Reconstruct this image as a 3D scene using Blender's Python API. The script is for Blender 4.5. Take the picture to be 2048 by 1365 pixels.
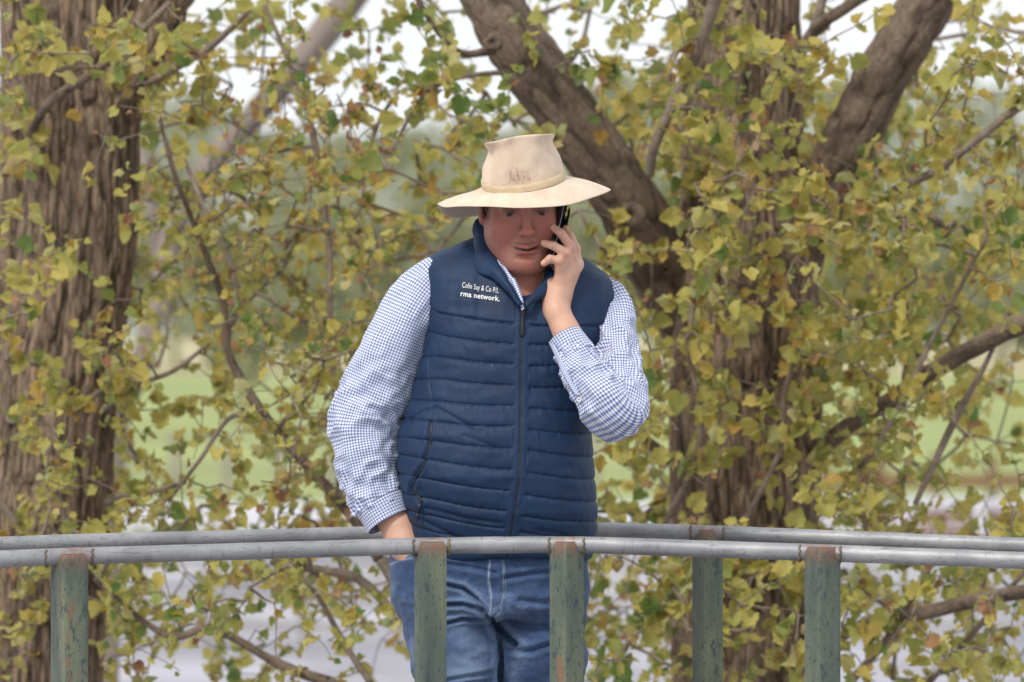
import bpy, math, random
import numpy as np
from mathutils import Vector, Matrix

random.seed(7)
rng = np.random.default_rng(7)
scene = bpy.context.scene
for o in list(bpy.data.objects):
    bpy.data.objects.remove(o)
R = math.radians

# ------------------------------------------------------------ camera, world, sun, exposure
CZ = 4.0                      # camera height above the yard, metres
F = 200.0 / 36.0 * 2048.0     # focal length in pixels of the 2048 wide photograph
cam_d = bpy.data.cameras.new('camera')
cam = bpy.data.objects.new('camera', cam_d)
scene.collection.objects.link(cam)
cam.location = (0, 0, CZ)
cam.rotation_euler = (R(90), 0, 0)
cam_d.lens = 200.0
cam_d.sensor_width = 36.0
cam_d.shift_y = -82.5 / 2048.0
cam_d.clip_start = 0.5
cam_d.clip_end = 6000
cam_d.dof.use_dof = True
cam_d.dof.focus_distance = 11.88
cam_d.dof.aperture_fstop = 5.0
scene.camera = cam

world = bpy.data.worlds.new('World')
scene.world = world
world.use_nodes = True
wn, wl = world.node_tree.nodes, world.node_tree.links
wn.clear()
sky = wn.new('ShaderNodeTexSky')
sky.sky_type = 'NISHITA'
sky.sun_disc = False
SUN_EL, SUN_AZ = 48.0, 214.0        # azimuth clockwise from +Y
sky.sun_elevation = R(SUN_EL)
sky.sun_rotation = R(SUN_AZ)
sky.air_density = 1.5
sky.dust_density = 4.0
mixw = wn.new('ShaderNodeMix')
mixw.data_type = 'RGBA'
mixw.inputs[0].default_value = 0.85      # an even cloud layer
mixw.inputs[7].default_value = (9.6, 9.9, 10.3, 1)
bgn = wn.new('ShaderNodeBackground')
bgn.inputs['Strength'].default_value = 0.098
wout = wn.new('ShaderNodeOutputWorld')
wl.new(sky.outputs[0], mixw.inputs[6])
wl.new(mixw.outputs[2], bgn.inputs['Color'])
wl.new(bgn.outputs[0], wout.inputs['Surface'])

sun_d = bpy.data.lights.new('sun', 'SUN')
sun_d.energy = 2.0
sun_d.angle = R(12)
sun_d.color = (1.0, 0.96, 0.9)
sun = bpy.data.objects.new('sun', sun_d)
scene.collection.objects.link(sun)
sdir = Vector((math.sin(R(SUN_AZ)) * math.cos(R(SUN_EL)), math.cos(R(SUN_AZ)) * math.cos(R(SUN_EL)), math.sin(R(SUN_EL))))
sun.rotation_euler = sdir.to_track_quat('Z', 'Y').to_euler()
sun.location = (0, 0, 30)
scene.view_settings.view_transform = 'Standard'
scene.view_settings.look = 'None'
scene.view_settings.gamma = 1
scene.view_settings.use_curve_mapping = False
scene.view_settings.exposure = 0.26
scene.render.engine = 'CYCLES'
scene.cycles.use_denoising = True
scene.cycles.max_bounces = 8
scene.cycles.transparent_max_bounces = 8


# ------------------------------------------------------------ general helpers
def at(px, py, d):
    """a point of the place: picture position of the photograph and its distance in metres"""
    return np.array(((px - 1024.0) / F * d, d, CZ - (py - 600.0) / F * d))


MD = 12.0


def M(px, py, dy=0.0):
    return at(px, py, MD + dy)


def link(o, parent=None):
    scene.collection.objects.link(o)
    if parent is not None:
        o.parent = parent
    return o


def tag(o, label=None, cat=None, group=None, kind=None):
    if label: o['label'] = label
    if cat: o['category'] = cat
    if group: o['group'] = group
    if kind: o['kind'] = kind
    return o


def empty(name, loc=(0, 0, 0)):
    o = bpy.data.objects.new(name, None)
    o.empty_display_size = 0.1
    o.location = loc
    return link(o)


def mesh_data(name, verts, faces, mat=None, smooth=True, mats=None, mat_idx=None):
    me = bpy.data.meshes.new(name)
    verts = np.asarray(verts, dtype=np.float32).reshape(-1, 3)
    if isinstance(faces, np.ndarray):
        k = faces.shape[1]
        me.vertices.add(len(verts))
        me.vertices.foreach_set('co', verts.ravel())
        me.loops.add(faces.size)
        me.loops.foreach_set('vertex_index', faces.astype(np.int32).ravel())
        me.polygons.add(len(faces))
        me.polygons.foreach_set('loop_start', np.arange(0, faces.size, k, dtype=np.int32))
        me.update(calc_edges=True)
    else:
        me.from_pydata([tuple(v) for v in verts], [], faces)
        me.update()
    me.validate()
    if smooth:
        me.polygons.foreach_set('use_smooth', np.ones(len(me.polygons), dtype=bool))
    if mats:
        for m in mats: me.materials.append(m)
        if mat_idx is not None: me.polygons.foreach_set('material_index', np.asarray(mat_idx, dtype=np.int32))
    elif mat is not None:
        me.materials.append(mat)
    return me


def world_loc(p):
    v = Vector((0, 0, 0))
    while p is not None:
        v += Vector(p.location); p = p.parent
    return v


def mobj(name, verts, faces, mat=None, parent=None, smooth=True, origin=None, **kw):
    """one mesh object from world coordinates; a part keeps its parent's origin, a thing gets one at its base"""
    verts = np.asarray(verts, dtype=float).reshape(-1, 3)
    if parent is not None: org = np.array(world_loc(parent))
    elif origin is not None: org = np.asarray(origin, float)
    else:
        lo, hi = verts.min(0), verts.max(0); org = np.array(((lo[0] + hi[0]) / 2, (lo[1] + hi[1]) / 2, lo[2]))
    me = mesh_data(name, verts - org, faces, mat, smooth, **kw)
    o = bpy.data.objects.new(name, me)
    link(o, parent)
    if parent is None: o.location = org
    return o


def add_attr(me, name, data, typ='FLOAT_VECTOR'):
    a = me.attributes.new(name, typ, 'POINT')
    data = np.asarray(data, dtype=np.float32)
    if typ == 'FLOAT': a.data.foreach_set('value', data.ravel())
    elif typ == 'FLOAT_VECTOR': a.data.foreach_set('vector', data.ravel())
    else: a.data.foreach_set('color', data.ravel())


# ------------------------------------------------------------ numpy noise
_perm = np.random.default_rng(3).integers(0, 1 << 30, 4096)


def _hash(i, j, k):
    h = (i * 374761393 + j * 668265263 + k * 2147483647) & 0xffffffff
    h = ((h ^ (h >> 13)) * 1274126177) & 0xffffffff
    return (_perm[(h ^ (h >> 16)) & 4095] & 0xffff) / 32767.5 - 1.0


def vnoise(p):
    """smooth value noise, about -1..1; p is (..., 3)"""
    p = np.asarray(p, dtype=float)
    i = np.floor(p).astype(np.int64)
    f = p - i
    f = f * f * (3 - 2 * f)
    r = 0
    for a in (0, 1):
        wa = f[..., 0] if a else 1 - f[..., 0]
        for b in (0, 1):
            wb = f[..., 1] if b else 1 - f[..., 1]
            for c in (0, 1):
                wc = f[..., 2] if c else 1 - f[..., 2]
                r = r + wa * wb * wc * _hash(i[..., 0] + a, i[..., 1] + b, i[..., 2] + c)
    return r


def fbm(p, o=3):
    p = np.asarray(p, dtype=float)
    r, a = 0, 1.0
    for k in range(o):
        r = r + a * vnoise(p * (2 ** k) + 17.3 * k)
        a *= 0.5
    return r


def ss(a, b, x):
    t = np.clip((x - a) / (b - a), 0, 1)
    return t * t * (3 - 2 * t)


# ------------------------------------------------------------ signed distance modelling
def rc(a, b, r1, r2):
    a = np.asarray(a, float); b = np.asarray(b, float); ab = b - a; L = max(ab @ ab, 1e-12)
    def f(p):
        t = np.clip(((p - a) @ ab) / L, 0, 1)
        q = p - a - t[..., None] * ab
        return np.sqrt((q * q).sum(-1)) - (r1 + t * (r2 - r1))
    return f


def ell(c, r, rot=None):
    c = np.asarray(c, float); r = np.asarray(r, float)
    def f(p):
        q = p - c
        if rot is not None: q = q @ rot
        k0 = np.sqrt(((q / r) ** 2).sum(-1)) + 1e-9
        k1 = np.sqrt(((q / (r * r)) ** 2).sum(-1)) + 1e-9
        return k0 * (k0 - 1.0) / k1
    return f


def smin(a, b, k):
    h = np.maximum(k - np.abs(a - b), 0) / k
    return np.minimum(a, b) - h * h * k * 0.25


class SDF:
    def __init__(s): s.ops = []; s.post = None
    def add(s, f, k=0.01): s.ops.append(('u', f, k)); return s
    def sub(s, f, k=0.01): s.ops.append(('s', f, k)); return s
    def cut(s, f, k=0.01): s.ops.append(('i', f, k)); return s
    def __call__(s, p, ops=None):
        d = np.full(p.shape[:-1], 1.0)
        for t, f, k in (s.ops if ops is None else ops):
            e = f(p)
            if t == 'u': d = smin(d, e, k)
            elif t == 's': d = -smin(-d, e, k)
            else: d = -smin(-d, -e, k)
        if s.post is not None: d = s.post(p, d)
        return d
    def cull(s, c, rad):
        out = []
        for t, f, k in s.ops:
            if t == 'i' or abs(float(f(c[None])[0])) < rad * 1.5 + k + 0.03 or float(f(c[None])[0]) < 0:
                out.append((t, f, k))
        return out


def sdf_mesh(sdf, lo, hi, h, BS=16):
    """sparse surface nets"""
    lo = np.asarray(lo, float); hi = np.asarray(hi, float)
    nb = np.ceil((hi - lo) / (h * BS)).astype(int)
    N = nb * BS + 4
    half = h * BS * math.sqrt(3) / 2
    g = np.stack(np.meshgrid(*[np.arange(n) for n in nb], indexing='ij'), -1).reshape(-1, 3)
    cc = lo + (g + 0.5) * BS * h
    dc = sdf(cc)
    keep = g[np.abs(dc) < half * 1.35 + 0.012]
    vk, vp, quads = [], [], []
    ax = np.arange(BS + 1)
    loc = np.stack(np.meshgrid(ax, ax, ax, indexing='ij'), -1)
    def key(i, j, k): return (i * N[1] + j) * N[2] + k
    for b in keep:
        base = b * BS
        c = lo + (b + 0.5) * BS * h
        V = sdf(lo + (loc + base) * h, sdf.cull(c, half))
        neg = V < 0
        if neg.all() or not neg.any(): continue
        acc = np.zeros((BS, BS, BS, 3)); cnt = np.zeros((BS, BS, BS))
        for a in range(3):
            s0 = [slice(None)] * 3; s1 = [slice(None)] * 3
            s0[a] = slice(0, BS); s1[a] = slice(1, BS + 1)
            v0, v1 = V[tuple(s0)], V[tuple(s1)]
            m = neg[tuple(s0)] != neg[tuple(s1)]
            t = np.where(m, v0 / np.where(m, v0 - v1, 1), 0)
            pos = loc[tuple(s0)].astype(float).copy(); pos[..., a] += t
            pos *= m[..., None]
            o = [x for x in range(3) if x != a]
            for da in (0, 1):
                for db in (0, 1):
                    sl = [slice(0, BS)] * 3
                    sl[o[0]] = slice(da, BS + da); sl[o[1]] = slice(db, BS + db)
                    acc += pos[tuple(sl)]; cnt += m[tuple(sl)]
            sl = [slice(0, BS)] * 3
            mm = m[tuple(sl)]
            idx = np.argwhere(mm)
            if len(idx):
                n0 = neg[tuple(s0)][tuple(sl)][mm]
                gi = idx + base
                e1 = np.zeros(3, int); e1[o[0]] = 1
                e2 = np.zeros(3, int); e2[o[1]] = 1
                q = np.stack([key(*(gi - e1 - e2).T), key(*(gi - e2).T), key(*gi.T), key(*(gi - e1).T)], -1)
                flip = n0 if a != 1 else ~n0
                q[~flip] = q[~flip][:, ::-1]
                quads.append(q)
        cm = cnt > 0
        idx = np.argwhere(cm)
        vk.append(key(*(idx + base).T)); vp.append(lo + (acc[cm] / cnt[cm][:, None] + base) * h)
    vk = np.concatenate(vk); vp = np.concatenate(vp); quads = np.concatenate(quads)
    order = np.argsort(vk); vk = vk[order]; vp = vp[order]
    pos = np.searchsorted(vk, quads); pos = np.clip(pos, 0, len(vk) - 1)
    ok = (vk[pos] == quads).all(1)
    return vp, pos[ok]


def displaced_mesh(sdf, hfun, lo, hi, h):
    """mesh of the plain solid, then its relief pushed out along the normals"""
    post = sdf.post; sdf.post = None
    V, Q = sdf_mesh(sdf, lo, hi, h)
    e = 0.002
    g = np.stack([sdf(V + np.eye(3)[i] * e) - sdf(V - np.eye(3)[i] * e) for i in range(3)], -1)
    sdf.post = post
    g /= np.linalg.norm(g, axis=1)[:, None] + 1e-9
    return V + g * hfun(V)[:, None], Q


def surf_y(sdf, pts_xz, y0=11.55, y1=12.2, n=160):
    """front surface of a solid: for (x, z) rays running away from the camera"""
    pts = np.asarray(pts_xz, float)
    ys = np.linspace(y0, y1, n)
    P = np.zeros((len(pts), n, 3))
    P[..., 0] = pts[:, None, 0]; P[..., 1] = ys[None]; P[..., 2] = pts[:, None, 1]
    d = sdf(P)
    i = np.argmax(d < 0, axis=1)
    hit = (d < 0).any(1)
    i = np.clip(i, 1, n - 1)
    r = np.arange(len(pts))
    t = d[r, i - 1] / (d[r, i - 1] - d[r, i] + 1e-9)
    y = ys[i - 1] + t * (ys[1] - ys[0])
    return np.where(hit, y, y1), hit


def on_surf(sdf, px, py, lift=0.0):
    """points of the picture dropped on the front of a solid"""
    px = np.asarray(px, float); py = np.asarray(py, float)
    d = 11.85
    for _ in range(3):
        x = (px - 1024) / F * d; z = CZ - (py - 600) / F * d
        y, h = surf_y(sdf, np.stack([x, z], -1))
        d = y
    return np.stack([x, y - lift, z], -1)


# ------------------------------------------------------------ lofts
def smooth_path(pts, n):
    """Catmull-Rom through rows of any width"""
    pts = np.asarray(pts, float)
    m = len(pts)
    t = np.linspace(0, m - 1, n)
    i = np.clip(t.astype(int), 0, m - 2); f = (t - i)[:, None]
    p0 = pts[np.clip(i - 1, 0, m - 1)]; p1 = pts[i]; p2 = pts[i + 1]; p3 = pts[np.clip(i + 2, 0, m - 1)]
    return 0.5 * ((2 * p1) + (-p0 + p2) * f + (2 * p0 - 5 * p1 + 4 * p2 - p3) * f ** 2 + (-p0 + 3 * p1 - 3 * p2 + p3) * f ** 3)


def frames(C, ref=(0, -1, 0)):
    C = np.asarray(C, float)
    T = np.gradient(C, axis=0); T /= np.linalg.norm(T, axis=1)[:, None] + 1e-12
    n = np.array(ref, float); out = []
    for t in T:
        n = n - (n @ t) * t; n /= np.linalg.norm(n) + 1e-12
        out.append(n.copy())
    Nn = np.array(out); B = np.cross(T, Nn)
    return T, Nn, B


def grid_faces(rows, cols, closed=True, off=0):
    i = np.arange(rows - 1)[:, None]; j = np.arange(cols if closed else cols - 1)[None]
    j2 = (j + 1) % cols
    a = i * cols + j; b = i * cols + j2; c = (i + 1) * cols + j2; d = (i + 1) * cols + j
    return (np.stack([a, d, c, b], -1).reshape(-1, 4) + off)


def loft(C, rad, nseg=24, ref=(0, -1, 0), disp=None, rad2=None, caps=True):
    """tube along C; the angle 0 looks along ref. Returns verts, faces, uv (metres)"""
    C = np.asarray(C, float); rad = np.asarray(rad, float) * np.ones(len(C))
    T, Nn, B = frames(C, ref)
    a = np.linspace(-math.pi, math.pi, nseg, endpoint=False)
    s = np.concatenate([[0], np.cumsum(np.linalg.norm(np.diff(C, axis=0), axis=1))])
    A, S = np.meshgrid(a, s)
    Rr = rad[:, None] * np.ones_like(A)
    R2 = Rr if rad2 is None else (np.asarray(rad2)[:, None] * np.ones_like(A))
    dd = 0 if disp is None else disp(A, S, Rr)
    V = C[:, None] + Nn[:, None] * ((Rr + dd) * np.cos(A))[..., None] + B[:, None] * ((R2 + dd) * np.sin(A))[..., None]
    uv = np.stack([A * Rr, S, np.zeros_like(S)], -1)
    V = V.reshape(-1, 3); uv = uv.reshape(-1, 3)
    Fc = grid_faces(len(C), nseg)
    if caps:
        V = np.concatenate([V, C[:1], C[-1:]]); uv = np.concatenate([uv, uv[:1], uv[-1:]])
        n0, n1 = len(V) - 2, len(V) - 1
        j = np.arange(nseg); j2 = (j + 1) % nseg; base = (len(C) - 1) * nseg
        c0 = np.stack([np.full(nseg, n0), j, j2, j2], -1); c1 = np.stack([np.full(nseg, n1), base + j2, base + j, base + j], -1)
        tri = np.concatenate([c0[:, :3], c1[:, :3]])
        Fl = [tuple(x) for x in Fc.tolist()] + [tuple(x) for x in tri.tolist()]
        return V, Fl, uv
    return V, Fc, uv


def tube_into(buf, C, rad, nseg=6):
    V, Fc, _ = loft(C, rad, nseg, caps=False, ref=(0.3, -1, 0.2))
    n = sum(len(v) for v in buf[0])
    buf[0].append(V); buf[1].append(Fc + n)


def strip(A, B, thick, n=40, m=6, bow=0.0):
    """a cloth band between two edge curves, with thickness"""
    A = smooth_path(A, n); B = smooth_path(B, n)
    t = np.linspace(0, 1, m)[None, :, None]
    Mid = A[:, None] * (1 - t) + B[:, None] * t
    du = np.gradient(Mid, axis=0); dv = np.gradient(Mid, axis=1)
    nn = np.cross(du, dv); nn /= np.linalg.norm(nn, axis=-1)[..., None] + 1e-9
    if nn[..., 1].mean() > 0: nn = -nn
    Mid = Mid + nn * (bow * np.sin(math.pi * t))
    top = Mid + nn * thick / 2; bot = Mid - nn * thick / 2
    ring = np.concatenate([top, bot[:, ::-1]], axis=1)
    V = ring.reshape(-1, 3)
    Fc = grid_faces(n, 2 * m)
    c0 = [tuple(range(0, 2 * m))]; c1 = [tuple(range((n - 1) * 2 * m, n * 2 * m))[::-1]]
    su = np.concatenate([[0], np.cumsum(np.linalg.norm(np.diff(Mid[:, 0], axis=0), axis=1))])
    w = np.linalg.norm(B - A, axis=1).mean()
    tt = np.concatenate([np.linspace(0, w, m), np.linspace(w, 0, m)])
    uv = np.stack([np.broadcast_to(tt, (n, 2 * m)), np.broadcast_to(su[:, None], (n, 2 * m)), np.zeros((n, 2 * m))], -1).reshape(-1, 3)
    return V, [tuple(x) for x in Fc.tolist()] + c0 + c1, uv


# ------------------------------------------------------------ materials
def mat_new(name):
    m = bpy.data.materials.new(name); m.use_nodes = True
    nt = m.node_tree; b = nt.nodes['Principled BSDF']
    return m, nt, b


def N(nt, typ, **kw):
    n = nt.nodes.new(typ)
    for k, v in kw.items():
        if k.startswith('i_'): n.inputs[k[2:].replace('_', ' ')].default_value = v
        else: setattr(n, k, v)
    return n


def ramp(nt, src, stops, interp='LINEAR'):
    r = nt.nodes.new('ShaderNodeValToRGB'); cr = r.color_ramp; cr.interpolation = interp
    while len(cr.elements) > 1: cr.elements.remove(cr.elements[-1])
    cr.elements[0].position = stops[0][0]; cr.elements[0].color = (*stops[0][1], 1)
    for p, c in stops[1:]:
        e = cr.elements.new(p); e.color = (*c, 1)
    nt.links.new(src, r.inputs[0])
    return r.outputs[0]


def mixc(nt, fac, a, b, blend='MIX'):
    m = nt.nodes.new('ShaderNodeMix'); m.data_type = 'RGBA'; m.blend_type = blend
    for s, i in ((fac, 0), (a, 6), (b, 7)):
        if hasattr(s, 'links'): nt.links.new(s, m.inputs[i])
        else: m.inputs[i].default_value = s if i == 0 else (*s, 1)
    return m.outputs[2]


def mth(nt, op, a, b=None, clamp=False):
    m = nt.nodes.new('ShaderNodeMath'); m.operation = op; m.use_clamp = clamp
    for s, i in ((a, 0), (b, 1)):
        if s is None: continue
        if hasattr(s, 'links'): nt.links.new(s, m.inputs[i])
        else: m.inputs[i].default_value = s
    return m.outputs[0]


def noise_tex(nt, scale, detail=4, rough=0.6, vec=None, dist=0.0):
    n = nt.nodes.new('ShaderNodeTexNoise')
    n.inputs['Scale'].default_value = scale; n.inputs['Detail'].default_value = detail
    n.inputs['Roughness'].default_value = rough; n.inputs['Distortion'].default_value = dist
    if vec is not None: nt.links.new(vec, n.inputs['Vector'])
    return n.outputs['Fac']


def coords(nt, scale=(1, 1, 1), out='Object'):
    t = nt.nodes.new('ShaderNodeTexCoord'); mp = nt.nodes.new('ShaderNodeMapping')
    mp.inputs['Scale'].default_value = scale
    nt.links.new(t.outputs[out], mp.inputs['Vector'])
    return mp.outputs[0]


def bump(nt, b, h, strength=0.3, dist=0.002):
    n = nt.nodes.new('ShaderNodeBump'); n.inputs['Strength'].default_value = strength
    n.inputs['Distance'].default_value = dist
    nt.links.new(h, n.inputs['Height']); nt.links.new(n.outputs[0], b.inputs['Normal'])


def simple(name, col, rough=0.6, var=0.25, scale=20, metal=0.0, bmp=0.0, bd=0.002, sheen=0.0):
    m, nt, b = mat_new(name)
    v = coords(nt)
    n = noise_tex(nt, scale, 5, 0.65, v)
    lo = tuple(c * (1 - var) for c in col); hi = tuple(min(1, c * (1 + var)) for c in col)
    nt.links.new(ramp(nt, n, [(0.3, lo), (0.7, hi)]), b.inputs['Base Color'])
    b.inputs['Roughness'].default_value = rough; b.inputs['Metallic'].default_value = metal
    if sheen: b.inputs['Sheen Weight'].default_value = sheen
    if bmp: bump(nt, b, noise_tex(nt, scale * 4, 5, 0.7, v), bmp, bd)
    return m


# skin: its own colours (lips, sunburn, brows) and painted shade are stored on the mesh
m_skin, nt, b = mat_new('skin')
a = N(nt, 'ShaderNodeAttribute', attribute_name='tint')
v = coords(nt)
n1 = noise_tex(nt, 90, 4, 0.6, v)
nt.links.new(mixc(nt, 0.35, a.outputs['Color'], mixc(nt, n1, (0.36, 0.15, 0.10), (0.62, 0.36, 0.27)), 'SOFT_LIGHT'), b.inputs['Base Color'])
b.inputs['Roughness'].default_value = 0.48
b.inputs['Subsurface Weight'].default_value = 0.12
b.inputs['Subsurface Radius'].default_value = (1.0, 0.35, 0.2)
b.inputs['Subsurface Scale'].default_value = 0.006
bump(nt, b, mth(nt, 'ADD', noise_tex(nt, 800, 3, 0.6, v), noise_tex(nt, 190, 4, 0.6, v)), 0.45, 0.0012)

# gingham cotton
m_ging, nt, b = mat_new('gingham_cotton')
a = N(nt, 'ShaderNodeAttribute', attribute_name='cloth')
sp = N(nt, 'ShaderNodeSeparateXYZ'); nt.links.new(a.outputs['Vector'], sp.inputs[0])
PER = 0.0061
def stripe(o):
    w = mth(nt, 'SINE', mth(nt, 'MULTIPLY', o, 2 * math.pi / PER))
    return mth(nt, 'ADD', mth(nt, 'MULTIPLY', w, 1.5), 0.36, True)
su_, sv_ = stripe(sp.outputs[0]), stripe(sp.outputs[1])
s_ = mth(nt, 'ADD', mth(nt, 'MULTIPLY', su_, 0.5), mth(nt, 'MULTIPLY', sv_, 0.5))
nt.links.new(ramp(nt, s_, [(0.0, (0.76, 0.77, 0.80)), (0.5, (0.35, 0.40, 0.59)), (1.0, (0.07, 0.10, 0.31))]), b.inputs['Base Color'])
b.inputs['Roughness'].default_value = 0.85
b.inputs['Sheen Weight'].default_value = 0.15
bump(nt, b, noise_tex(nt, 160, 4, 0.6, coords(nt)), 0.35, 0.0015)

# navy quilted nylon
m_vest, nt, b = mat_new('navy_nylon')
v = coords(nt)
c = ramp(nt, noise_tex(nt, 14, 5, 0.6, v), [(0.3, (0.006, 0.0205, 0.056)), (0.7, (0.0095, 0.031, 0.080))])
# a few pale lint specks
sp_ = ramp(nt, noise_tex(nt, 130, 2, 0.4, v), [(0.80, (0, 0, 0)), (0.83, (1, 1, 1))])
nt.links.new(mixc(nt, sp_, c, (0.12, 0.16, 0.24)), b.inputs['Base Color'])
b.inputs['Roughness'].default_value = 0.6
b.inputs['Specular IOR Level'].default_value = 0.28
b.inputs['Sheen Weight'].default_value = 0.04
b.inputs['Sheen Tint'].default_value = (0.4, 0.6, 1, 1)
v2 = coords(nt, (60, 60, 14))
bump(nt, b, mth(nt, 'ADD', noise_tex(nt, 1.0, 3, 0.6, v2, 0.6), mth(nt, 'MULTIPLY', noise_tex(nt, 900, 2, 0.5, v), 0.1)), 0.25, 0.004)

m_vest_trim = simple('navy_trim', (0.010, 0.022, 0.055), 0.6, 0.2, 80)
m_zip = simple('black_zip', (0.008, 0.009, 0.012), 0.45, 0.3, 300)
m_thread = simple('white_embroidery', (0.75, 0.75, 0.76), 0.7, 0.1, 500)

# denim
m_denim, nt, b = mat_new('denim')
v = coords(nt)
big = noise_tex(nt, 9, 4, 0.55, v)
tw = noise_tex(nt, 1.0, 3, 0.7, coords(nt, (900, 300, 160)))
tw2 = noise_tex(nt, 1.0, 3, 0.7, coords(nt, (180, 180, 900)))
f_ = mth(nt, 'ADD', mth(nt, 'MULTIPLY', big, 0.55), mth(nt, 'ADD', mth(nt, 'MULTIPLY', tw, 0.25), mth(nt, 'MULTIPLY', tw2, 0.2)))
cd = ramp(nt, f_, [(0.38, (0.012, 0.030, 0.082)), (0.52, (0.038, 0.076, 0.170)), (0.64, (0.18, 0.25, 0.39))])
wr = N(nt, 'ShaderNodeAttribute', attribute_name='wear')
nt.links.new(mixc(nt, wr.outputs['Fac'], cd, (0.23, 0.31, 0.44)), b.inputs['Base Color'])
b.inputs['Roughness'].default_value = 0.9
b.inputs['Sheen Weight'].default_value = 0.1
bump(nt, b, f_, 0.4, 0.002)
m_stitch = simple('pale_seam_thread', (0.30, 0.32, 0.37), 0.8, 0.3, 300)

# felt hat: stains sit on the felt, in the hat's own coordinates
m_felt, nt, b = mat_new('fawn_felt')
v = coords(nt)
base = ramp(nt, noise_tex(nt, 22, 5, 0.6, v), [(0.3, (0.60, 0.46, 0.345)), (0.7, (0.72, 0.575, 0.44))])
st = N(nt, 'ShaderNodeAttribute', attribute_name='stain')
blot = mth(nt, 'MULTIPLY', st.outputs['Fac'], mth(nt, 'MULTIPLY', mth(nt, 'SUBTRACT', noise_tex(nt, 1.0, 4, 0.7, coords(nt, (190, 190, 85))), 0.25), 2.2, True))
c1 = mixc(nt, mth(nt, 'MULTIPLY', blot, 1.25, True), base, (0.17, 0.095, 0.058))
dots = ramp(nt, noise_tex(nt, 170, 2, 0.5, v), [(0.72, (0, 0, 0)), (0.80, (1, 1, 1))])
nt.links.new(mixc(nt, mth(nt, 'MULTIPLY', dots, 0.6), c1, (0.30, 0.20, 0.14)), b.inputs['Base Color'])
b.inputs['Roughness'].default_value = 0.95
b.inputs['Sheen Weight'].default_value = 0.25
bump(nt, b, noise_tex(nt, 500, 4, 0.7, v), 0.25, 0.001)
m_band = simple('tan_hat_ribbon', (0.57, 0.45, 0.29), 0.8, 0.12, 60, bmp=0.2, bd=0.0005)

m_black = simple('black_phone_glass', (0.006, 0.006, 0.008), 0.15, 0.1, 30)
m_grey = simple('grey_phone_back', (0.30, 0.32, 0.34), 0.3, 0.15, 30)
m_lens = simple('yellow_lens_ring', (0.85, 0.75, 0.15), 0.3, 0.1, 30)
m_hair = simple('dark_brown_hair', (0.022, 0.014, 0.010), 0.6, 0.5, 300, bmp=0.6)
m_leather = simple('brown_boot_leather', (0.09, 0.045, 0.022), 0.5, 0.3, 30, bmp=0.3)
m_sole = simple('boot_sole', (0.03, 0.022, 0.018), 0.7)
m_cornea, nt, b = mat_new('eyeball')
a = N(nt, 'ShaderNodeAttribute', attribute_name='tint')
nt.links.new(a.outputs['Color'], b.inputs['Base Color']); b.inputs['Roughness'].default_value = 0.12
m_button = simple('pale_button', (0.62, 0.62, 0.66), 0.4, 0.05)

# galvanised pipe
m_pipe, nt, b = mat_new('galvanised_pipe')
v = coords(nt)
vs = coords(nt, (3, 30, 30))
c = ramp(nt, noise_tex(nt, 6, 6, 0.7, v), [(0.30, (0.21, 0.215, 0.225)), (0.5, (0.29, 0.295, 0.305)), (0.70, (0.41, 0.41, 0.41))])
sc_ = ramp(nt, noise_tex(nt, 1.0, 4, 0.75, coords(nt, (14, 50, 220))), [(0.58, (0, 0, 0)), (0.64, (1, 1, 1))])
c = mixc(nt, mth(nt, 'MULTIPLY', sc_, 0.55), c, (0.07, 0.07, 0.07))
sv2 = ramp(nt, noise_tex(nt, 1.0, 4, 0.75, coords(nt, (120, 30, 24))), [(0.61, (0, 0, 0)), (0.66, (1, 1, 1))])
c = mixc(nt, mth(nt, 'MULTIPLY', sv2, 0.5), c, (0.10, 0.09, 0.08))
ru = N(nt, 'ShaderNodeAttribute', attribute_name='rust')
rn = mth(nt, 'MULTIPLY', ru.outputs['Fac'], mth(nt, 'MULTIPLY', mth(nt, 'SUBTRACT', noise_tex(nt, 90, 5, 0.7, v), 0.38), 5.0, True), True)
c = mixc(nt, rn, c, (0.24, 0.12, 0.08))
nt.links.new(c, b.inputs['Base Color'])
b.inputs['Metallic'].default_value = 0.4; b.inputs['Roughness'].default_value = 0.55
bump(nt, b, noise_tex(nt, 220, 4, 0.7, v), 0.15, 0.001)

# flaking green posts
m_post, nt, b = mat_new('flaking_green_paint')
v = coords(nt)
oi = N(nt, 'ShaderNodeObjectInfo')
va = N(nt, 'ShaderNodeVectorMath', operation='ADD')
nt.links.new(v, va.inputs[0]); nt.links.new(oi.outputs['Location'], va.inputs[1])
v = va.outputs[0]
def stretch(s):
    mp = nt.nodes.new('ShaderNodeMapping'); mp.inputs['Scale'].default_value = s
    nt.links.new(v, mp.inputs['Vector']); return mp.outputs[0]
c = ramp(nt, noise_tex(nt, 1.0, 5, 0.6, stretch((14, 14, 3))), [(0.28, (0.060, 0.078, 0.072)), (0.5, (0.100, 0.125, 0.095)), (0.72, (0.19, 0.205, 0.125))])
dk = ramp(nt, noise_tex(nt, 1.0, 4, 0.65, stretch((75, 75, 30))), [(0.56, (0, 0, 0)), (0.61, (1, 1, 1))])
c = mixc(nt, mth(nt, 'MULTIPLY', dk, 0.75), c, (0.035, 0.055, 0.065))
spk = ramp(nt, noise_tex(nt, 1.0, 2, 0.6, stretch((200, 200, 110))), [(0.62, (0, 0, 0)), (0.66, (1, 1, 1))])
c = mixc(nt, mth(nt, 'MULTIPLY', spk, 0.7), c, (0.03, 0.035, 0.03))
rd = ramp(nt, noise_tex(nt, 1.0, 4, 0.6, stretch((22, 22, 6))), [(0.64, (0, 0, 0)), (0.67, (1, 1, 1))])
c = mixc(nt, mth(nt, 'MULTIPLY', rd, 0.75), c, (0.24, 0.105, 0.07))
ru = N(nt, 'ShaderNodeAttribute', attribute_name='rust')
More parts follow.
